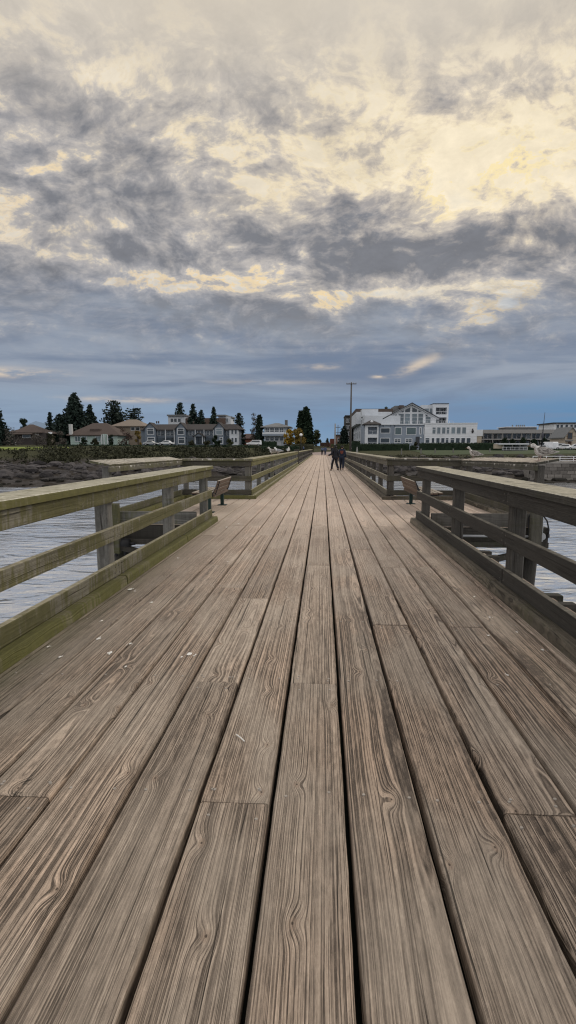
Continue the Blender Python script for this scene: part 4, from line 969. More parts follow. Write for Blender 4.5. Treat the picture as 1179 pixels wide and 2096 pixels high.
for a, b in ((322, 338), (341, 356), (386, 399), (403, 417), (421, 436), (463, 472)):
    o.block('balcony_recess', a, b, 880, 891, .2, GD, 1.0); o.block('balcony_recess', a, b, 895, 907, .2, GD, 1.0); o.rail(a, b, 886, 891, .9, step=.9, m=simple('pale_balcony', (.35, .38, .42)))
    o.win(a + 2, a + 8, 881.5, 890.5, GD, dy=.95, fr=.08)
    o.block('pillar', b + .6, b + 1.8, 879, 908, .3, TRIM, .3)
o.gable('porch_roof', 397, 417, 886, 893, 3, ROOFD, BLUEG, -1.5, .3, .18)
for a in (399, 414): o.block('porch_post', a, a + 1.2, 893, 908, .3, TRIM, -1.4)
o.block('door', 404.5, 410, 896, 908, .2, GD, .9)
o.block('end_bay', 470, 488, 878, 909, 3, WGREY, -.6, True); o.hip('bay_roof', 470, 488, 869, 878, 4, ROOFD, -.6, .4, .6, .4)
for a in (474, 481): o.win(a, a + 4, 880, 888, GD, dy=-.66, fr=.1); o.win(a, a + 4, 896, 905, GD, dy=-.66, fr=.1)
for a in (321, 325, 396): o.block('chimney_pot', a, a + 2, 861, 866, .5, ROOFB, 6)
# flat-roofed building behind
o = Bld('apartment_building', 'flat-roofed building behind the townhouse row, rising between dark conifers', 'apartment building', 215.0, 410, 908)
o.block('wall', 346, 380, 850.5, 908, 9, WGREY, 0, True); o.block('roof', 343.5, 382, 847.5, 850.5, 11, ROOFG, -.8); o.block('wall', 380, 462, 855, 908, 9, simple('russet_wall', (.11, .075, .06)), 1, True); o.block('wall', 448, 473, 852, 908, 9, WGREY, 2, True); o.block('roof', 444, 463, 848, 851.5, 11, ROOFG, 1); o.block('roof', 460, 475, 851.5, 854.5, 9, ROOFG, 2.2)
for a in (351, 358, 366): o.win(a, a + 5.5, 856, 863, GD, fr=.14)
for a in (453, 458, 464): o.win(a, a + 3.5, 856, 863, GB, dy=1.9, fr=.12)
# house with the chimney
o = Bld('house', 'pale blue two-storey house with wide eaves and a tall chimney on its right', 'house', 180.0, 565, 909)
o.block('wall', 541, 588, 873, 909, 9, siding('pale_blue_siding', (.36, .40, .44), 3), 0, True); o.hip('roof', 540, 590, 864.5, 873.5, 9, ROOFG, 0, .44, .56, 1.0); o.block('chimney', 583, 588.5, 859.5, 875, 1.2, simple('grey_chimney', (.12, .12, .125)), 2)
o.block('balcony_slab', 537, 585, 885.5, 888, 2, TRIM, -1.8); o.rail(537, 585, 881, 885.5, -1.7)
for k in range(4): a = 543.5 + 9.8 * k; o.win(a, a + 7.5, 876, 884, GD, mull=1, dy=-.06, fr=.15); o.win(a, a + 7.2, 894, 902, GD, rail=1, dy=-.06, fr=.17)
o.block('band', 537, 586, 888, 892, 2.2, MIDG, -1.9); o.block('door', 567, 576, 904, 912, .2, simple('pale_door', (.45, .47, .5)), -.2, True)
# mint house, tan house, brown house
o = Bld('house', 'mint green bungalow with a big brown hipped roof, left of the townhouses', 'bungalow', 172.0, 190, 908)
o.block('wall', 145, 241, 889, 909, 10, MINT, 0, True); o.hip('roof', 143, 243, 863, 889.5, 12, ROOFB, 0, .36, .62, .7); o.block('dormer', 186, 206, 877, 887, 2, ROOFB, 1.2); o.block('chimney', 143, 148.5, 867, 889, 1.0, simple('pale_chimney', (.46, .47, .47)), -.8)
o.block('bay_wall', 211, 219, 888, 909, 1, MINT, -.9, True)
for a, b in ((155, 165), (169, 178), (197, 206), (222, 232)): o.win(a, b, 893, 903, GT, mull=1, dy=-.06, fr=.13)
for a in (208, 213, 220): o.block('pillar', a, a + 1.4, 889, 909, .25, TRIM, -1.1, True)
o = Bld('house', 'tan-roofed house standing behind the mint bungalow', 'house', 196.0, 262, 908)
o.block('wall', 236, 292, 870, 909, 9, simple('tan_wall', (.24, .20, .16)), 0, True); o.hip('roof', 233, 295, 856, 871, 10, ROOFT, 0, .40, .62, .8)
for a in (270, 280): o.win(a, a + 7, 874, 880, GD, fr=.12)
o = Bld('house', 'dark brown house with a steep hipped roof, far left behind bare shrubs', 'house', 175.0, 60, 910)
o.block('wall', 8, 96, 885, 912, 10, simple('dark_brown_wall', (.05, .042, .04)), 0, True); o.hip('roof', 34, 84, 866, 884, 9, ROOFB, 0, .34, .46, .7); o.hip('low_roof', 4, 66, 876, 887, 9, ROOFB, -1, .4, .6, .6); o.hip('side_roof', 62, 112, 879, 886, 8, ROOFB, 1, .1, .8, .6)
o.block('wall', 84, 110, 886, 912, 7, simple('tan_wall', (.24, .20, .16)), 1.5, True); o.block('skylight', 101, 108, 883.5, 887.5, .3, simple('bright_pane', (.8, .82, .85), .2), .2)
for a, b in ((48, 63), (74, 80)): o.win(a, b, 889, 895, GD, dy=-.06, fr=.12)
for a in (1, 7, 21, 31): o.block('pillar', a, a + 2.5, 904, 912, .3, simple('pale_pillar', (.4, .4, .4)), -.4)
# end of the street
o = Bld('house', 'small brick house with dark red roof behind the parked white car', 'house', 205.0, 505, 909)
o.block('wall', 492, 522, 896, 910, 8, BRICK, 0, True); o.hip('roof', 490, 524, 887, 897, 8, simple('dark_red_roof', (.06, .035, .032)), 0, .3, .7, .5)
o = Bld('brick_building', 'low red brick building at the end of the street beside the utility poles', 'building', 230.0, 690, 912)
o.block('wall', 688, 704, 891, 914, 30, simple('warm_brick', (.20, .12, .095), .9, .3, 4), 0, True); o.block('roof', 687, 705, 889.5, 891.5, 30, ROOFD, -.4)
for a in (690.5, 696, 700.5): o.win(a, a + 2, 896, 903, GD, fr=.1)
o.block('shop_wall', 676, 688, 898, 914, 20, BRICK, 4, True)
o = Bld('street_building', 'dark brown block between the tall utility pole and the white hotel', 'building', 205.0, 711, 912)
o.block('wall', 706, 718.5, 851, 914, 14, simple('dark_block', (.055, .055, .052), .9, .3, 1), 0, True); o.block('roof', 705.3, 719, 850, 852, 15, ROOFD, -.3)
for r_ in range(4): o.win(708, 710.5, 858 + 13 * r_, 865 + 13 * r_, GD, fr=.1); o.win(713, 715.5, 858 + 13 * r_, 865 + 13 * r_, GD, fr=.1)
# shelter on the lawn
o = Bld('picnic_shelter', 'low open shelter with a flat white roof, on the lawn left of the mast', 'shelter', 128.0, 1048, 925)
o.block('roof', 1021, 1083, 907.5, 910, 3.5, TRIM, -.3)
for a in (1030, 1048, 1064, 1079): o.block('post', a, a + 1.0, 910, 926, .12, simple('pale_fascia', (.30, .29, .28)), 0, True)
o.block('back_wall', 1028, 1080, 912, 926, .15, simple('shelter_wall', (.16, .17, .18)), 2.6, True); o.block('counter', 1013, 1029, 909, 918, 1.2, BEIGE, .5); o.rail(1028, 1080, 915, 921, -.2, 'railing', .8)
# ---- poles, lamps, mast
def upole(label, px, ytop, Y, r, arms=(), base=-1.0, mat=None, group='utility poles along the street'):
    x = AX(px, Y); z = AZ(ytop, Y); t = thing('utility_pole', label, 'utility pole', (x, Y, base), group); mt = mat or simple('pole_wood', (.085, .075, .066), .9, .3, 5)
    mb = MB(); mb.tube([(x, Y, base - 1), (x, Y, (z + base) / 2), (x, Y, z)], [r * 1.25, r, r * .72], 9); mb.build('shaft', mt, t, True)
    for (ya, hw) in arms:
        za = AZ(ya, Y); w = hw * Y / F; mb = MB(); mb.box(x - w, x + w, Y - r * .8 - .12, Y - r * .8, za - .07, za + .07)
        c = mb.build('crossarm', mt, t)
        for sx in (-.9, -.45, .45, .9):
            mb = MB(); mb.tube([(x + w * sx, Y - r * .8 - .06, za + .07), (x + w * sx, Y - r * .8 - .06, za + .24)], [.05, .07], 6); mb.build('insulator', simple('insulator_grey', (.25, .26, .27)), c)
    return t
upole('tall wooden utility pole with one crossarm, in front of the white hotel', 717, 783, 110.0, .17, [(786.5, 10)], -.5)
upole('second utility pole, thick and bare, right behind the walking girl', 685.5, 867, 112.0, .16, [], -.5, simple('grey_pole', (.22, .22, .215), .8, .2, 3))
upole('thin far utility pole with two short crossarms, between bare pole and street lamp', 691.3, 870, 190.0, .13, [(875, 5), (886, 4)], .5)
def lamp(label, px, ytop, ybase, Y, globe=True, group='street lamps'):
    x = AX(px, Y); z = AZ(ytop, Y); b = min(AZ(ybase, Y), 1.5); t = thing('street_lamp', label, 'street lamp', (x, Y, b), group); dm = simple('lamp_metal', (.035, .04, .04), .5)
    mb = MB(); mb.tube([(x, Y, b - 1), (x, Y, b + .8), (x, Y, z - .3)], [.11, .07, .05], 8); mb.build('shaft', dm, t, True)
    if globe:
        mb = MB(); mb.tube([(x, Y, z - .32), (x, Y, z - .2), (x, Y, z), (x, Y, z + .2), (x, Y, z + .3)], [.1, .26, .33, .24, .05], 12); mb.build('globe', simple('globe_white', (.85, .85, .83), .3), t, True)
    else:
        mb = MB(); mb.tube([(x, Y, z - .3), (x, Y, z), (x + .5, Y, z + .15), (x + 1.0, Y, z)], .05, 6); mb.build('arm', dm, t, True)
        mb = MB(); mb.tube([(x + 1.0, Y, z + .05), (x + 1.0, Y, z - .1), (x + 1.0, Y, z - .3)], [.08, .25, .2], 8); mb.build('lantern', dm, t)
    return t
lamp('street lamp with a white globe in front of the dark cypress', 616, 890, 914, 120.0)
lamp('dark street lamp with a drooping arm, right of the utility poles', 695.5, 879, 912, 160.0, False)
t = thing('flagpole', 'slim dark mast rising behind the right gull', 'mast', (AX(1109, 95), 95, .6)); x = AX(1109, 95); zt = AZ(845, 95); dm = simple('mast_dark', (.018, .018, .022), .5)
mb = MB(); mb.tube([(x - .1, 95, -.2), (x, 95, (zt + .6) * .5), (x + .12, 95, zt)], [.10, .075, .025], 8); mb.build('shaft', dm, t, True)
mb = MB(); mb.tube([(x, 95, 2.3), (x, 95, 3.3), (x, 95, 4.0)], [.02, .16, .03], 8); mb.build('furled_flag', simple('flag_cloth', (.06, .06, .075)), t, True)
mb = MB(); mb.tube([(x, 95, -.2), (x, 95, .45), (x, 95, .9)], [.30, .24, .12], 10); mb.build('base', simple('mast_base', (.09, .09, .1)), t, True)
# ---- hedges and garden fences
hedge('long dark clipped hedge in front of the grey part of the hotel', 735, 838, 908.5, 921, 138.0)
hedge('long dark clipped hedge in front of the white right wing of the hotel', 860, 1014, 907, 921, 139.0)
hedge('tall square block of hedge beside the tall utility pole', 720, 737, 903, 922, 134.0)
hedge('low hedge in front of the parking lot, right of the mast', 1098, 1200, 919, 925, 132.0)
hedge('hedge behind the white shelter on the right lawn', 1010, 1100, 914, 925, 134.0)
hedge('thin hedge between the door path and the long hotel hedges', 841, 851, 912, 921, 139.5)
hedge('clipped hedge in front of the pale blue house with the chimney', 533, 566, 903.5, 914, 150.0)
hedge('long low hedge line below the townhouse row', 260, 535, 911.5, 920, 142.0, 2.2, 'hedge')
hedge('low dark hedge in front of the mint bungalow', 118, 262, 910.5, 919, 140.0, 2.0, 'hedge')
hedge('dark hedge behind the gulls on the left railing', 535, 612, 913, 926, 122.0, 2.0)
hedge('dark low hedge line ending at the pier on the left', 596, 642, 909, 926, 128.0, 2.0, 'bush')
hedge('reddish dark hedge across the far end of the street', 655, 677, 906, 914, 300.0, 2.0, 'red')
hedge('green hedge below the brick building at the street end', 677, 716, 909, 921, 150.0, 2.0, 'green')
for k in range(5):
    px = (822, 862, 891, 928, 1003)[k]; x = AX(px, 118); mb = MB(); mb.tube([(x, 118, hgt(x, 118) - .3), (x, 118, AZ(918, 118))], [.13, .12], 7)
    tag(mb.build('lawn_post', simple('pale_post', (.16, .155, .145), .9, .3, 4)), ('short post on the lawn edge before the grey hotel front, leftmost of five', 'short post on the lawn edge before the hotel door, second from left of five', 'short post on the lawn edge below the hall gable, middle of five', 'short post on the lawn edge before the white wing, fourth of five', 'short post on the lawn edge right of the hotel, rightmost of five')[k], 'post', 'short posts along the lawn')
x = AX(731, 120); z = hgt(x, 120); mb = MB(); mb.tube([(x, 120, z - .3), (x, 120, z + .9), (x, 120, z + 1.5), (x, 120, z + 1.7)], [.22, .2, .12, .03], 8); tag(mb.build('bollard', simple('pale_bollard', (.28, .28, .27), .9)), 'pale stone bollard in front of the square hedge block', 'bollard')
# ---- trees
conifer('dark fir at the left edge of the photo', -3, 818, 905, 24, 150, dens=1.2)
conifer('small sparse fir spire, left of the big dark fir', 106, 843, 900, 13, 190, dens=.8, ragged=.5)
conifer('large dark fir, widest and tallest of the left group', 157, 804, 900, 42, 185, dens=1.7, power=.75, ragged=.45)
conifer('round-topped dark fir leaning on the left of the large fir', 126, 847, 900, 21, 180, dens=1.1, power=.5)
conifer('narrow fir at the right shoulder of the large fir', 188, 827, 900, 22, 190, dens=1.1)
conifer('shaggy layered pine with gaps, behind the tan-roofed house', 236, 818, 895, 29, 205, 'pine', dens=.62, power=.42, ragged=.55, gapfrac=.1, lo=.28, droop=.05)
conifer('thin tilted pine with open layered boughs, right of the shaggy pine', 277, 829, 895, 21, 210, 'pine', dens=.42, power=.38, ragged=.65, gapfrac=.2, lo=.3, droop=-.1)
conifer('bushy fir behind the flat-roofed building, leftmost of three', 371, 823, 890, 17, 240, dens=1.1, power=.5)
conifer('pointed fir in front of the flat-roofed building, middle of three', 397, 826, 890, 18, 205, dens=1.1)
conifer('pointed fir over the right of the townhouse roof, rightmost of three', 439, 832, 890, 15, 205, dens=1.0)
conifer('low dark fir between the middle and right firs over the townhouses', 413, 838, 890, 14, 206, dens=.9, power=.6)
conifer('dark slim cypress beside the bare poplar', 531.5, 850, 905, 6, 182, 'fir', dens=1.4, power=.35, ragged=.25, droop=-.5)
conifer('broad dark cypress with twin tops, tallest tree left of the street', 626, 834, 914, 14, 160, 'hedge', dens=2.2, power=.55, ragged=.22, droop=-.4, lo=.02)
conifer('shorter shoulder of dark cypress leaning left of the broad cypress', 616, 842, 914, 8, 161, 'hedge', dens=1.6, power=.35, ragged=.22, droop=-.4, lo=.02)
conifer('loose dark tree at the right end of the townhouse row', 489, 845, 905, 9, 185, 'pine', dens=.8, power=.3, ragged=.6, droop=0)
conifer('dark conifer in front of the brown block by the tall pole', 704, 872, 912, 9, 190, 'fir', dens=1.0, power=.5)
conifer('tiny far conifer standing above the end of the street', 670, 896, 912, 3, 320, 'pine', dens=.4, power=.4)
conifer('dark conifer top rising behind the hotel roof', 789, 831, 880, 9, 230, 'pine', dens=.7, power=.5, ragged=.6)
broadleaf('round dark topiary bush before the right of the townhouses', 443, 892, 920, 9, 140, 'hedge', 1.6, 'bush', None, 'topiary_bush', .05, 0, .3, 22)
broadleaf('bare pale poplar left of the slim cypress', 520, 845, 908, 11, 184, 'twig', .7, 'tree', None, 'poplar_tree', .08, .5, .3, 30)
broadleaf('golden autumn tree beside the pale blue house', 592, 880, 914, 11, 150, 'gold', 1.3, 'tree', 'autumn trees', 'autumn_tree', .2, 0, .38, 22)
broadleaf('wide orange-brown autumn tree below the dark cypress', 611, 880, 914, 17, 148, 'olive', 1.2, 'tree', 'autumn trees', 'autumn_tree', .2, 0, .38, 30)
broadleaf('pale green street tree right of the broad cypress', 648, 881, 914, 10, 175, 'green', .9, 'tree', None, 'street_tree', .15, .2, .4, 24)
broadleaf('dark rounded tree behind the roof of the brown house', 52, 858, 900, 13, 215, 'hedge', 1.2, 'tree', None, 'broadleaf_tree', .3, 0, .5, 18)
for k, (px, yt, yb, hw, lf, lab) in enumerate(((22, 880, 912, 26, 'twig', 'bare shrub before the brown house, at the left edge'), (76, 888, 915, 18, 'twig', 'bare brown shrub between the brown house and the mint bungalow'), (104, 886, 915, 14, 'bush', 'dark shrub right of the brown house'), (125, 884, 914, 12, 'twig', 'pale bare shrub beside the mint bungalow chimney'),
        (172, 896, 912, 8, 'hedge', 'small dark shrub under the mint bungalow windows'), (194, 898, 912, 8, 'bush', 'second dark shrub under the mint bungalow windows'), (228, 889, 914, 8, 'hedge', 'upright dark shrub at the right of the mint bungalow'), (258, 877, 914, 17, 'red', 'large russet tree between the mint bungalow and the townhouses'),
        (283, 882, 914, 9, 'olive', 'yellowish shrub at the left end of the townhouses'), (470, 899, 912, 8, 'green', 'small shrub before the right end bay of the townhouses'), (586, 900, 914, 6, 'red', 'dark red shrub between blue house and golden tree'), (850, 905, 918, 5, 'bush', 'small bush beside the hotel door'), (392, 902, 911, 7, 'bush', 'small bush left of the townhouse porch'), (424, 902, 911, 8, 'bush', 'small bush right of the townhouse porch'))):
    broadleaf(lab, px, yt, yb, hw, 150 if px < 150 else 160 if px < 600 else 143, lf, .75, 'shrub', 'garden shrubs', 'shrub', .05, 0, .32, 14)
for k, px in enumerate((1032, 1049, 1070, 1092, 1113, 1131)):
    conifer('dark upright shrub against the motel wall, ' + ('nearest the hotel', 'second from the hotel', 'third from the hotel', 'just left of the mast', 'just right of the mast', 'nearest the gabled house')[k], px, 897 + 2 * (k % 2), 918, 4.5, 160, 'hedge', dens=.6, power=.2, cat='shrub', group='upright shrubs along the motel', name='upright_shrub')

# ------------------------------------------------------------------ parked vehicles
def car_paint(name, col): 
    m, t, b = mat_new(name, .25, .5); b.inputs['Base Color'].default_value = (*col, 1); b.inputs['Coat Weight'].default_value = .4; return m
def make_car(label, loc, rz, paint, L=4.4, H=1.5, suv=False, van=False):
    t = thing('parked_car', label, 'car', (0, 0, 0), 'cars parked on the shore'); W = 1.78
    top = H; belt = H * .60
    if van: prof = [(-L/2, .35), (-L/2, H * .9), (-L/2 + .15, H), (L/2 - 1.5, H), (L/2 - .9, H * .62), (L/2 - .1, H * .5), (L/2, .38)]
    elif suv: prof = [(-L/2, .38), (-L/2 + .02, belt), (-L/2 + .25, H * .97), (-L/2 + .6, H), (.35, H), (1.05, belt + .04), (L/2 - .25, belt - .12), (L/2, .45)]
    else: prof = [(-L/2, .36), (-L/2 + .03, belt - .02), (-L/2 + .7, belt + .02), (-.9, H), (.35, H), (1.05, belt + .02), (L/2 - .2, belt - .14), (L/2, .40)]
    mb = MB(); n = len(prof); vs = []; 
    ww = [W/2 if z <= belt + .05 else W/2 - .14 for _, z in prof]
    vs = [(x, -w, z) for (x, z), w in zip(prof, ww)] + [(x, w, z) for (x, z), w in zip(prof, ww)]
    mb.raw(vs, [tuple(range(n)), tuple(range(2 * n - 1, n - 1, -1))] + [(i, i + n, (i + 1) % n + n, (i + 1) % n) for i in range(n)])
    body = mb.build('body', paint, t); bv = body.modifiers.new('soft', 'BEVEL'); bv.width = .06; bv.segments = 2
    mb = MB()
    gl = [(-L/2 + (.45 if suv else 1.0), belt + .07), (-.85 if not suv else -L/2 + .55, H - .1), (.32, H - .1), (.88, belt + .07)] if not van else [(L/2 - 1.9, H * .64), (L/2 - 1.9, H * .9), (L/2 - 1.45, H * .9), (L/2 - 1.0, H * .64)]
    for s in (-1, 1): mb.prism([(x, s * (W/2 - .06 if z < belt + .2 else W/2 - .13), z) for x, z in gl], (0, s * .075, 0))
    mb.build('window', GD, t)
    for x in (-L * .30, L * .31):
        for s in (-1, 1):
            mb = MB(); mb.tube([(x, s * (W/2 - .18), .32), (x, s * (W/2 + .01), .32)], .32, 14); w = mb.build('wheel', M['rubber'], t)
            mb = MB(); mb.tube([(x, s * (W/2 + .012), .32), (x, s * (W/2 + .022), .32)], .19, 10); mb.build('hub_cap', simple('alloy', (.4, .4, .42), .4), w)
    for s in (-1, 1):
        mb = MB(); mb.box(L/2 - .12, L/2 - .03, s * .55 - .16, s * .55 + .16, belt - .26, belt - .14); mb.build('headlight', simple('lamp_white', (.85, .85, .82)), t)
    t.location = loc; t.rotation_euler = (0, 0, rz); return t
WC, SC, DC = car_paint('white_car_paint', (.72, .73, .75)), car_paint('silver_car_paint', (.42, .44, .46)), car_paint('dark_car_paint', (.03, .035, .045))
def gp_(px, py, Y): p = at(px, py, Y); return (p.x, Y, p.z)
make_car('white hatchback parked between the townhouses and the pale blue house', gp_(520.5, 913.3, 150), 3.14, WC, 4.0, 1.55, suv=True)
make_car('white saloon parked before the middle of the townhouse row', gp_(340, 911.5, 155), 3.14, WC, 4.3, 1.25)
make_car('silver car half hidden at the left end of the townhouse row', gp_(309, 911.5, 158), 0, SC, 4.1, 1.25)
make_car('tall white van parked behind the mast', gp_(1122, 922.5, 138), 1.9, WC, 4.6, 2.0, van=True)
make_car('white low car left of the white van', gp_(1109, 922.6, 137), 2.6, SC, 4.0, 1.3)
make_car('white car parked in front of the beige gabled house', gp_(1155, 921.5, 136), 2.7, WC, 4.2, 1.35)
make_car('silver car parked behind the front white car by the gabled house', gp_(1146, 919.5, 139.5), 2.8, SC, 4.2, 1.35)
make_car('white car at the right edge of the photo', gp_(1178, 921.5, 135), 3.0, WC, 4.3, 1.4)
# ------------------------------------------------------------------ gulls
def loft(st, n=14):
    """st: (x, z, half width, half height) stations along x"""
    vs, fs = [], []
    for (x, z, w, h) in st: vs += [(x, w * math.cos(k * math.tau / n), z + h * math.sin(k * math.tau / n)) for k in range(n)]
    fs = [(i * n + k, i * n + (k + 1) % n, (i + 1) * n + (k + 1) % n, (i + 1) * n + k) for i in range(len(st) - 1) for k in range(n)] + [tuple(range(n - 1, -1, -1)), tuple((len(st) - 1) * n + k for k in range(n))]
    return vs, fs
def gull_mat(name, lo, hi):
    m, t, b = mat_new(name, .8, .2); tc = t.new('ShaderNodeTexCoord').outputs['Object']; x, y, z = t.sep(tc)
    n = t.noise(t.vec(t.mul(x, 26), t.mul(y, 26), t.mul(z, 60)), 1, 4, .65); t.put(b.inputs['Base Color'], t.mix(t.step(n, .35, .62), lo, hi)); t.put(b.inputs['Normal'], t.bump(n, .01)); return m
GBODY = gull_mat('mottled_gull_body', (.36, .335, .31), (.68, .65, .62)); GWING = gull_mat('mottled_gull_wing', (.10, .09, .08), (.36, .335, .31)); GWHITE = gull_mat('white_gull_body', (.62, .62, .60), (.82, .82, .81)); GGREY = gull_mat('grey_gull_wing', (.24, .25, .27), (.34, .35, .37))
def make_gull(label, upright=0.0, bodym=None, wingm=None):
    """faces -x; feet at the origin"""
    t = thing('gull', label, 'gull', (0, 0, 0), 'gulls on the railings'); u = upright
    st = [(-.135, .245 + u * .10, .010, .012), (-.125, .247 + u * .10, .026, .028), (-.10, .252 + u * .10, .036, .038), (-.072, .248 + u * .09, .038, .040), (-.052, .228 + u * .06, .040, .044), (-.048, .195 + u * .03, .058, .066), (-.02, .165 + u * .015, .080, .082), (.04, .150, .090, .084), (.11, .148 - u * .01, .082, .072), (.17, .146 - u * .02, .056, .048), (.22, .142 - u * .03, .034, .026), (.27, .138 - u * .045, .030, .010), (.30, .136 - u * .05, .024, .006)]
    vs, fs = loft(st); mb = MB(); mb.raw(vs, fs); b = mb.build('body', bodym or GBODY, t, True); b.modifiers.new('s', 'SUBSURF').render_levels = 1
    for s in (-1, 1):
        vs, fs = loft([(-.04, .19 + u * .02, .006, .015), (-.01, .185 + u * .02, .016, .05), (.06, .172, .02, .062), (.14, .163, .018, .05), (.22, .156 - u * .03, .012, .028), (.29, .15 - u * .045, .007, .014), (.34, .148 - u * .06, .003, .006)], 10)
        yo = {0: .062, 1: .076, 2: .084, 3: .07, 4: .042, 5: .024, 6: .012}
        vs = [(x, y + s * yo[i // 10], z) for i, (x, y, z) in enumerate(vs)]
        mb = MB(); mb.raw(vs, fs); mb.build('wing', wingm or GWING, t, True)
        mb = MB(); mb.tube([(.03, s * .035, .09), (.032, s * .034, .045), (.02, s * .034, .006)], [.010, .006, .006], 6); mb.prism([(.03, s * .034 - .008, .001), (.03, s * .034 + .008, .001), (-.035, s * .034 + .028, .001), (-.04, s * .034, .001), (-.035, s * .034 - .028, .001)], (0, 0, .006)); mb.build('leg', simple('gull_leg', (.35, .25, .22)), t)
        mb = MB(); mb.tube([(-.105, s * .033, .258 + u * .10), (-.105, s * .038, .258 + u * .10)], .006, 8); mb.build('eye', M['rubber'], t)
    mb = MB(); mb.tube([(-.128, 0, .246 + u * .10), (-.165, 0, .241 + u * .10), (-.185, 0, .231 + u * .10)], [.014, .010, .003], 8); mb.build('beak', simple('gull_beak', (.10, .075, .05)), t, True)
    return t
g = make_gull('plump mottled grey gull with tucked head, at the near end of the right bay cap'); g.location = (3.93, 10.9, 1.205); g.rotation_euler = (0, 0, .05); g.scale = (1.12,) * 3
g2 = make_gull('smaller mottled gull standing upright at the far end of the right bay cap', .55); g2.location = (4.02, 16.0, 1.14); g2.rotation_euler = (0, 0, .1)
def far_gull(lab, px, Y, rz, white=True, up=.3):
    q = make_gull(lab, up, GWHITE if white else GBODY, GGREY if white else GWING); q.location = (AX(px, Y) - 0.0, Y, 1.13); q.rotation_euler = (0, 0, rz); q.scale = (1.1,) * 3; return q
def cap_gull(lab, Y, rz, white, up): q = far_gull(lab, 600, Y, rz, white, up); q.location = (-2.2, Y, 1.13)
cap_gull('white gull facing the camera on the left railing cap, nearer the hotel street', 37.5, 1.9, True, .45)
cap_gull('grey-winged gull on the left railing cap, middle of the three', 28.0, .5, True, .2)
cap_gull('brown mottled gull on the left railing cap, leftmost of the three', 24.8, .3, False, .3)
# ------------------------------------------------------------------ people
def skin_obj(name, pts, edges, mat, parent, sub=2):
    """pts: list of (x, y, z, rx[, ry])"""
    me = bpy.data.meshes.new(name); me.from_pydata([p[:3] for p in pts], edges, []); o = bpy.data.objects.new(name, me); COL.objects.link(o); me.materials.append(mat)
    sk = o.modifiers.new('skin', 'SKIN'); sk.use_smooth_shade = True
    for v, p in zip(me.skin_vertices[0].data, pts): v.radius = (p[3], p[4] if len(p) > 4 else p[3])
    me.skin_vertices[0].data[0].use_root = True
    ss = o.modifiers.new('sub', 'SUBSURF'); ss.levels = sub; ss.render_levels = sub
    dg = bpy.context.evaluated_depsgraph_get(); m2 = bpy.data.meshes.new_from_object(o.evaluated_get(dg)); o.modifiers.clear(); o.data = m2; o.data.name = name
    if not m2.materials: m2.materials.append(mat)
    o.parent = parent; return o
SKIN = simple('skin', (.42, .26, .19), .6, .08, 20)
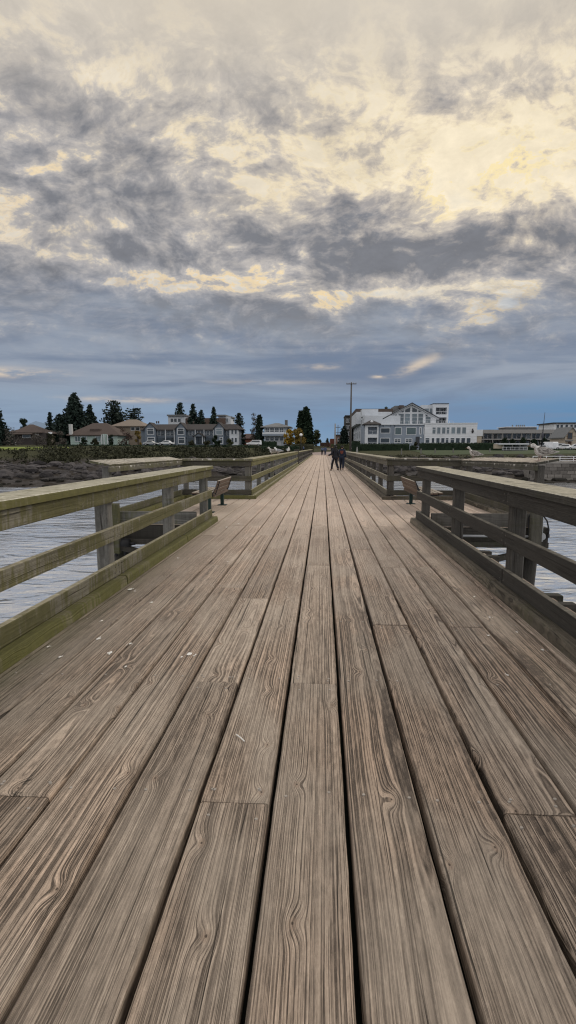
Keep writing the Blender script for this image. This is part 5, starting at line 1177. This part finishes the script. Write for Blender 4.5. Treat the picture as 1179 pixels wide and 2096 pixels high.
def make_person(label, loc, rz, hair, coat, pants, shoes, long_hair=False, H=1.54, arm_out=False, stride=.16, stripe=None, coat_low=.80, patch=None, group='people walking on the pier'):
    """built at 1.7 m facing +y, then scaled"""
    t = thing('person', label, 'person', (0, 0, 0), group); s = stride
    J = dict(pel=(0, 0, .92), sp=(0, .01, 1.10), ch=(0, .0, 1.28), ne=(0, .0, 1.44), he=(0, .02, 1.56), to=(0, .01, 1.65),
             shl=(-.17, 0, 1.39), shr=(.17, 0, 1.39), ell=(-.23, -.05, 1.12), elr=(.23, -.06, 1.12), hpl=(-.09, 0, .90), hpr=(.09, 0, .90),
             knl=(-.095, s * .9, .50), knr=(.095, -s * .2, .49), anl=(-.10, s * 1.25, .09), anr=(.10, -s * 1.5, .14))
    J['wrl'] = (-.24, .06, .88); J['wrr'] = (.24, .04, .88)
    if arm_out: J['ell'] = (-.26, .02, 1.10); J['wrl'] = (-.42, .18, 1.02)
    Rr = dict(pel=(.13, .095), sp=(.115, .085), ch=(.14, .095), ne=(.052, .052), he=(.078, .092), to=(.06, .07), shl=(.058,) * 2, shr=(.058,) * 2, ell=(.042,) * 2, elr=(.042,) * 2, wrl=(.029,) * 2, wrr=(.029,) * 2, hpl=(.088,) * 2, hpr=(.088,) * 2, knl=(.058,) * 2, knr=(.058,) * 2, anl=(.038,) * 2, anr=(.038,) * 2)
    E = [('pel', 'sp'), ('sp', 'ch'), ('ch', 'ne'), ('ne', 'he'), ('he', 'to'), ('ch', 'shl'), ('ch', 'shr'), ('shl', 'ell'), ('ell', 'wrl'), ('shr', 'elr'), ('elr', 'wrr'), ('pel', 'hpl'), ('pel', 'hpr'), ('hpl', 'knl'), ('knl', 'anl'), ('hpr', 'knr'), ('knr', 'anr')]
    def sub(nm, keys, edges, mat, grow, over={}):
        ix = {k: i for i, k in enumerate(keys)}; pts = [(*over.get(k, J.get(k)), Rr.get(k, (.05, .05))[0] + grow, Rr.get(k, (.05, .05))[1] + grow) for k in keys]
        return skin_obj(nm, pts, [(ix[a], ix[b]) for a, b in edges], mat, t)
    # hands and feet belong to the body
    for sd, w, e in (('l', 'wrl', 'ell'), ('r', 'wrr', 'elr')):
        W, Ev = Vector(J[w]), Vector(J[e]); d = (W - Ev).normalized(); J['pa' + sd] = tuple(W + d * .07); Rr['pa' + sd] = (.036, .022); J['fi' + sd] = tuple(W + d * .14 + Vector((0, .015, 0))); Rr['fi' + sd] = (.026, .013); J['th' + sd] = tuple(W + d * .08 + Vector((.035 if sd == 'l' else -.035, .03, 0))); Rr['th' + sd] = (.011, .011)
        a = Vector(J['an' + sd]); J['to' + sd] = tuple(a + Vector((0, .17, -.055))); Rr['to' + sd] = (.042, .026); J['he' + sd] = tuple(a + Vector((0, -.03, -.05))); Rr['he' + sd] = (.035, .03)
        E += [(w, 'pa' + sd), ('pa' + sd, 'fi' + sd), ('pa' + sd, 'th' + sd), ('an' + sd, 'to' + sd), ('an' + sd, 'he' + sd)]
    keys = ['pel'] + [k for k in J if k != 'pel']; sub('body', keys, E, SKIN, 0)
    ck = ['sp', 'ch', 'hem', 'shl', 'shr', 'ell', 'elr', 'wrl', 'wrr', 'col']; J['hem'] = (0, 0, coat_low); Rr['hem'] = (.155, .115); J['col'] = (0, -.01, 1.44); Rr['col'] = (.06, .06)
    sub('jacket', ck, [('sp', 'hem'), ('sp', 'ch'), ('ch', 'col'), ('ch', 'shl'), ('ch', 'shr'), ('shl', 'ell'), ('ell', 'wrl'), ('shr', 'elr'), ('elr', 'wrr')], coat, .030)
    sub('trousers', ['pel', 'hpl', 'hpr', 'knl', 'knr', 'anl', 'anr'], [('pel', 'hpl'), ('pel', 'hpr'), ('hpl', 'knl'), ('knl', 'anl'), ('hpr', 'knr'), ('knr', 'anr')], pants, .030)
    for sd in 'lr': sub('shoe', ['an' + sd, 'to' + sd, 'he' + sd], [('an' + sd, 'to' + sd), ('an' + sd, 'he' + sd)], shoes, .012)
    hk = [(0, -.005, 1.60, .092, .10), (0, -.01, 1.66, .07, .08), (0, -.05, 1.54, .085, .06)]; he = [(0, 1), (0, 2)]
    if long_hair: hk += [(0, -.085, 1.40, .085, .045), (0, -.10, 1.24, .06, .03)]; he += [(2, 3), (3, 4)]
    skin_obj('hair', hk, he, hair, t)
    mb = MB(); mb.tube([(0, .105, 1.55), (0, .135, 1.545)], [.018, .012], 6); mb.build('nose', SKIN, t, True)
    for sx in (-1, 1):
        mb = MB(); mb.tube([(sx * .035, .098, 1.575), (sx * .035, .108, 1.575)], .012, 8); mb.build('eye', M['rubber'], t)
        mb = MB(); mb.tube([(sx * .085, .01, 1.59), (sx * .095, .0, 1.565), (sx * .085, .005, 1.535)], .012, 6); mb.build('ear', SKIN, t, True)
    if stripe:
        for sx, h, k, a in ((-1, 'hpl', 'knl', 'anl'), (1, 'hpr', 'knr', 'anr')):
            mb = MB(); mb.tube([Vector(J[h]) + Vector((sx * .098, 0, -.06)), Vector(J[k]) + Vector((sx * .070, 0, 0)), Vector(J[a]) + Vector((sx * .05, 0, .04))], [.022, .018, .014], 6); mb.build('stripe', stripe, t, True)
    if patch:
        mb = MB(); mb.prism([(-.11, -.128, 1.34), (.11, -.128, 1.34), (.09, -.126, 1.17), (.0, -.13, 1.12), (-.09, -.126, 1.17)], (0, .03, 0)); mb.build('back_print', patch, t)
    k = H / 1.72; t.scale = (k, k, k); t.rotation_euler = (0, 0, rz); t.location = loc; return t
BLK = simple('black_hair', (.010, .009, .009), .5); NAVY = simple('navy_fabric', (.02, .026, .045), .9, .3, 12); DARKF = simple('black_fabric', (.016, .017, .022), .9, .3, 12); SHOE = simple('dark_shoes', (.02, .018, .018), .6)
make_person('person with long black hair in a dark hoodie and side-striped leggings, one hand held out', (.77, 36.4, 0), .55, BLK, DARKF, DARKF, SHOE, True, 1.62, True, .20, simple('pale_stripe', (.42, .40, .42)), .80)
make_person('person with short black hair, dark jacket with a red back print and navy trousers', (1.22, 37.0, 0), -.12, BLK, NAVY, NAVY, SHOE, False, 1.60, False, .17, None, .72, simple('red_print', (.16, .05, .035), .9, .35, 25))
BLUEF = simple('blue_fabric', (.06, .085, .16), .9); BLUE2 = simple('pale_blue_fabric', (.10, .13, .20), .9)
make_person('distant person in a blue top and black trousers, left of the distant pair', (-.08, 108., 0), .1, BLK, BLUE2, DARKF, SHOE, False, 1.66)
make_person('distant person in a darker blue jacket and blue jeans, right of the distant pair', (.47, 106., 0), -.1, BLK, BLUEF, simple('jeans', (.035, .045, .075)), SHOE, False, 1.70)
make_person('distant person all in black beside the long-haired walker', (1.62, 100., 0), 3.0, BLK, DARKF, DARKF, SHOE, False, 1.66)
make_person('distant person in dark blue by the left railing near the street lamp', (AX(617, 112), 124., .2), 1.2, BLK, BLUEF, DARKF, SHOE, False, 1.7)

# ------------------------------------------------------------------ camera, sun, render
cam = bpy.data.cameras.new('camera'); co = bpy.data.objects.new('camera', cam); COL.objects.link(co)
cam.sensor_fit = 'HORIZONTAL'; cam.sensor_width = 36; cam.lens = 36 * F / 1179; cam.shift_y = (CY - 1048) / 1179
cam.clip_start = 0.05; cam.clip_end = 20000
co.location = (0, 0, CAMH); co.rotation_euler = (math.pi / 2 - TH, 0, PS); sc.camera = co
sun = bpy.data.lights.new('sun', 'SUN'); so = bpy.data.objects.new('sun', sun); COL.objects.link(so)
sun.energy = 1.1; sun.angle = math.radians(14); sun.color = (1.0, 0.90, 0.76)
sd = Vector((math.sin(math.radians(SUN_AZ)) * math.cos(math.radians(SUN_EL)), math.cos(math.radians(SUN_AZ)) * math.cos(math.radians(SUN_EL)), math.sin(math.radians(SUN_EL))))
so.rotation_euler = (-sd).to_track_quat('-Z', 'Y').to_euler(); so.location = sd * 50
sc.view_settings.view_transform = 'Standard'; sc.view_settings.look = 'None'; sc.view_settings.exposure = 0; sc.view_settings.gamma = 1
sc.render.engine = 'CYCLES'; sc.cycles.max_bounces = 5; sc.cycles.diffuse_bounces = 3; sc.cycles.glossy_bounces = 3
sc.cycles.use_denoising = True; sc.cycles.filter_width = 1.2
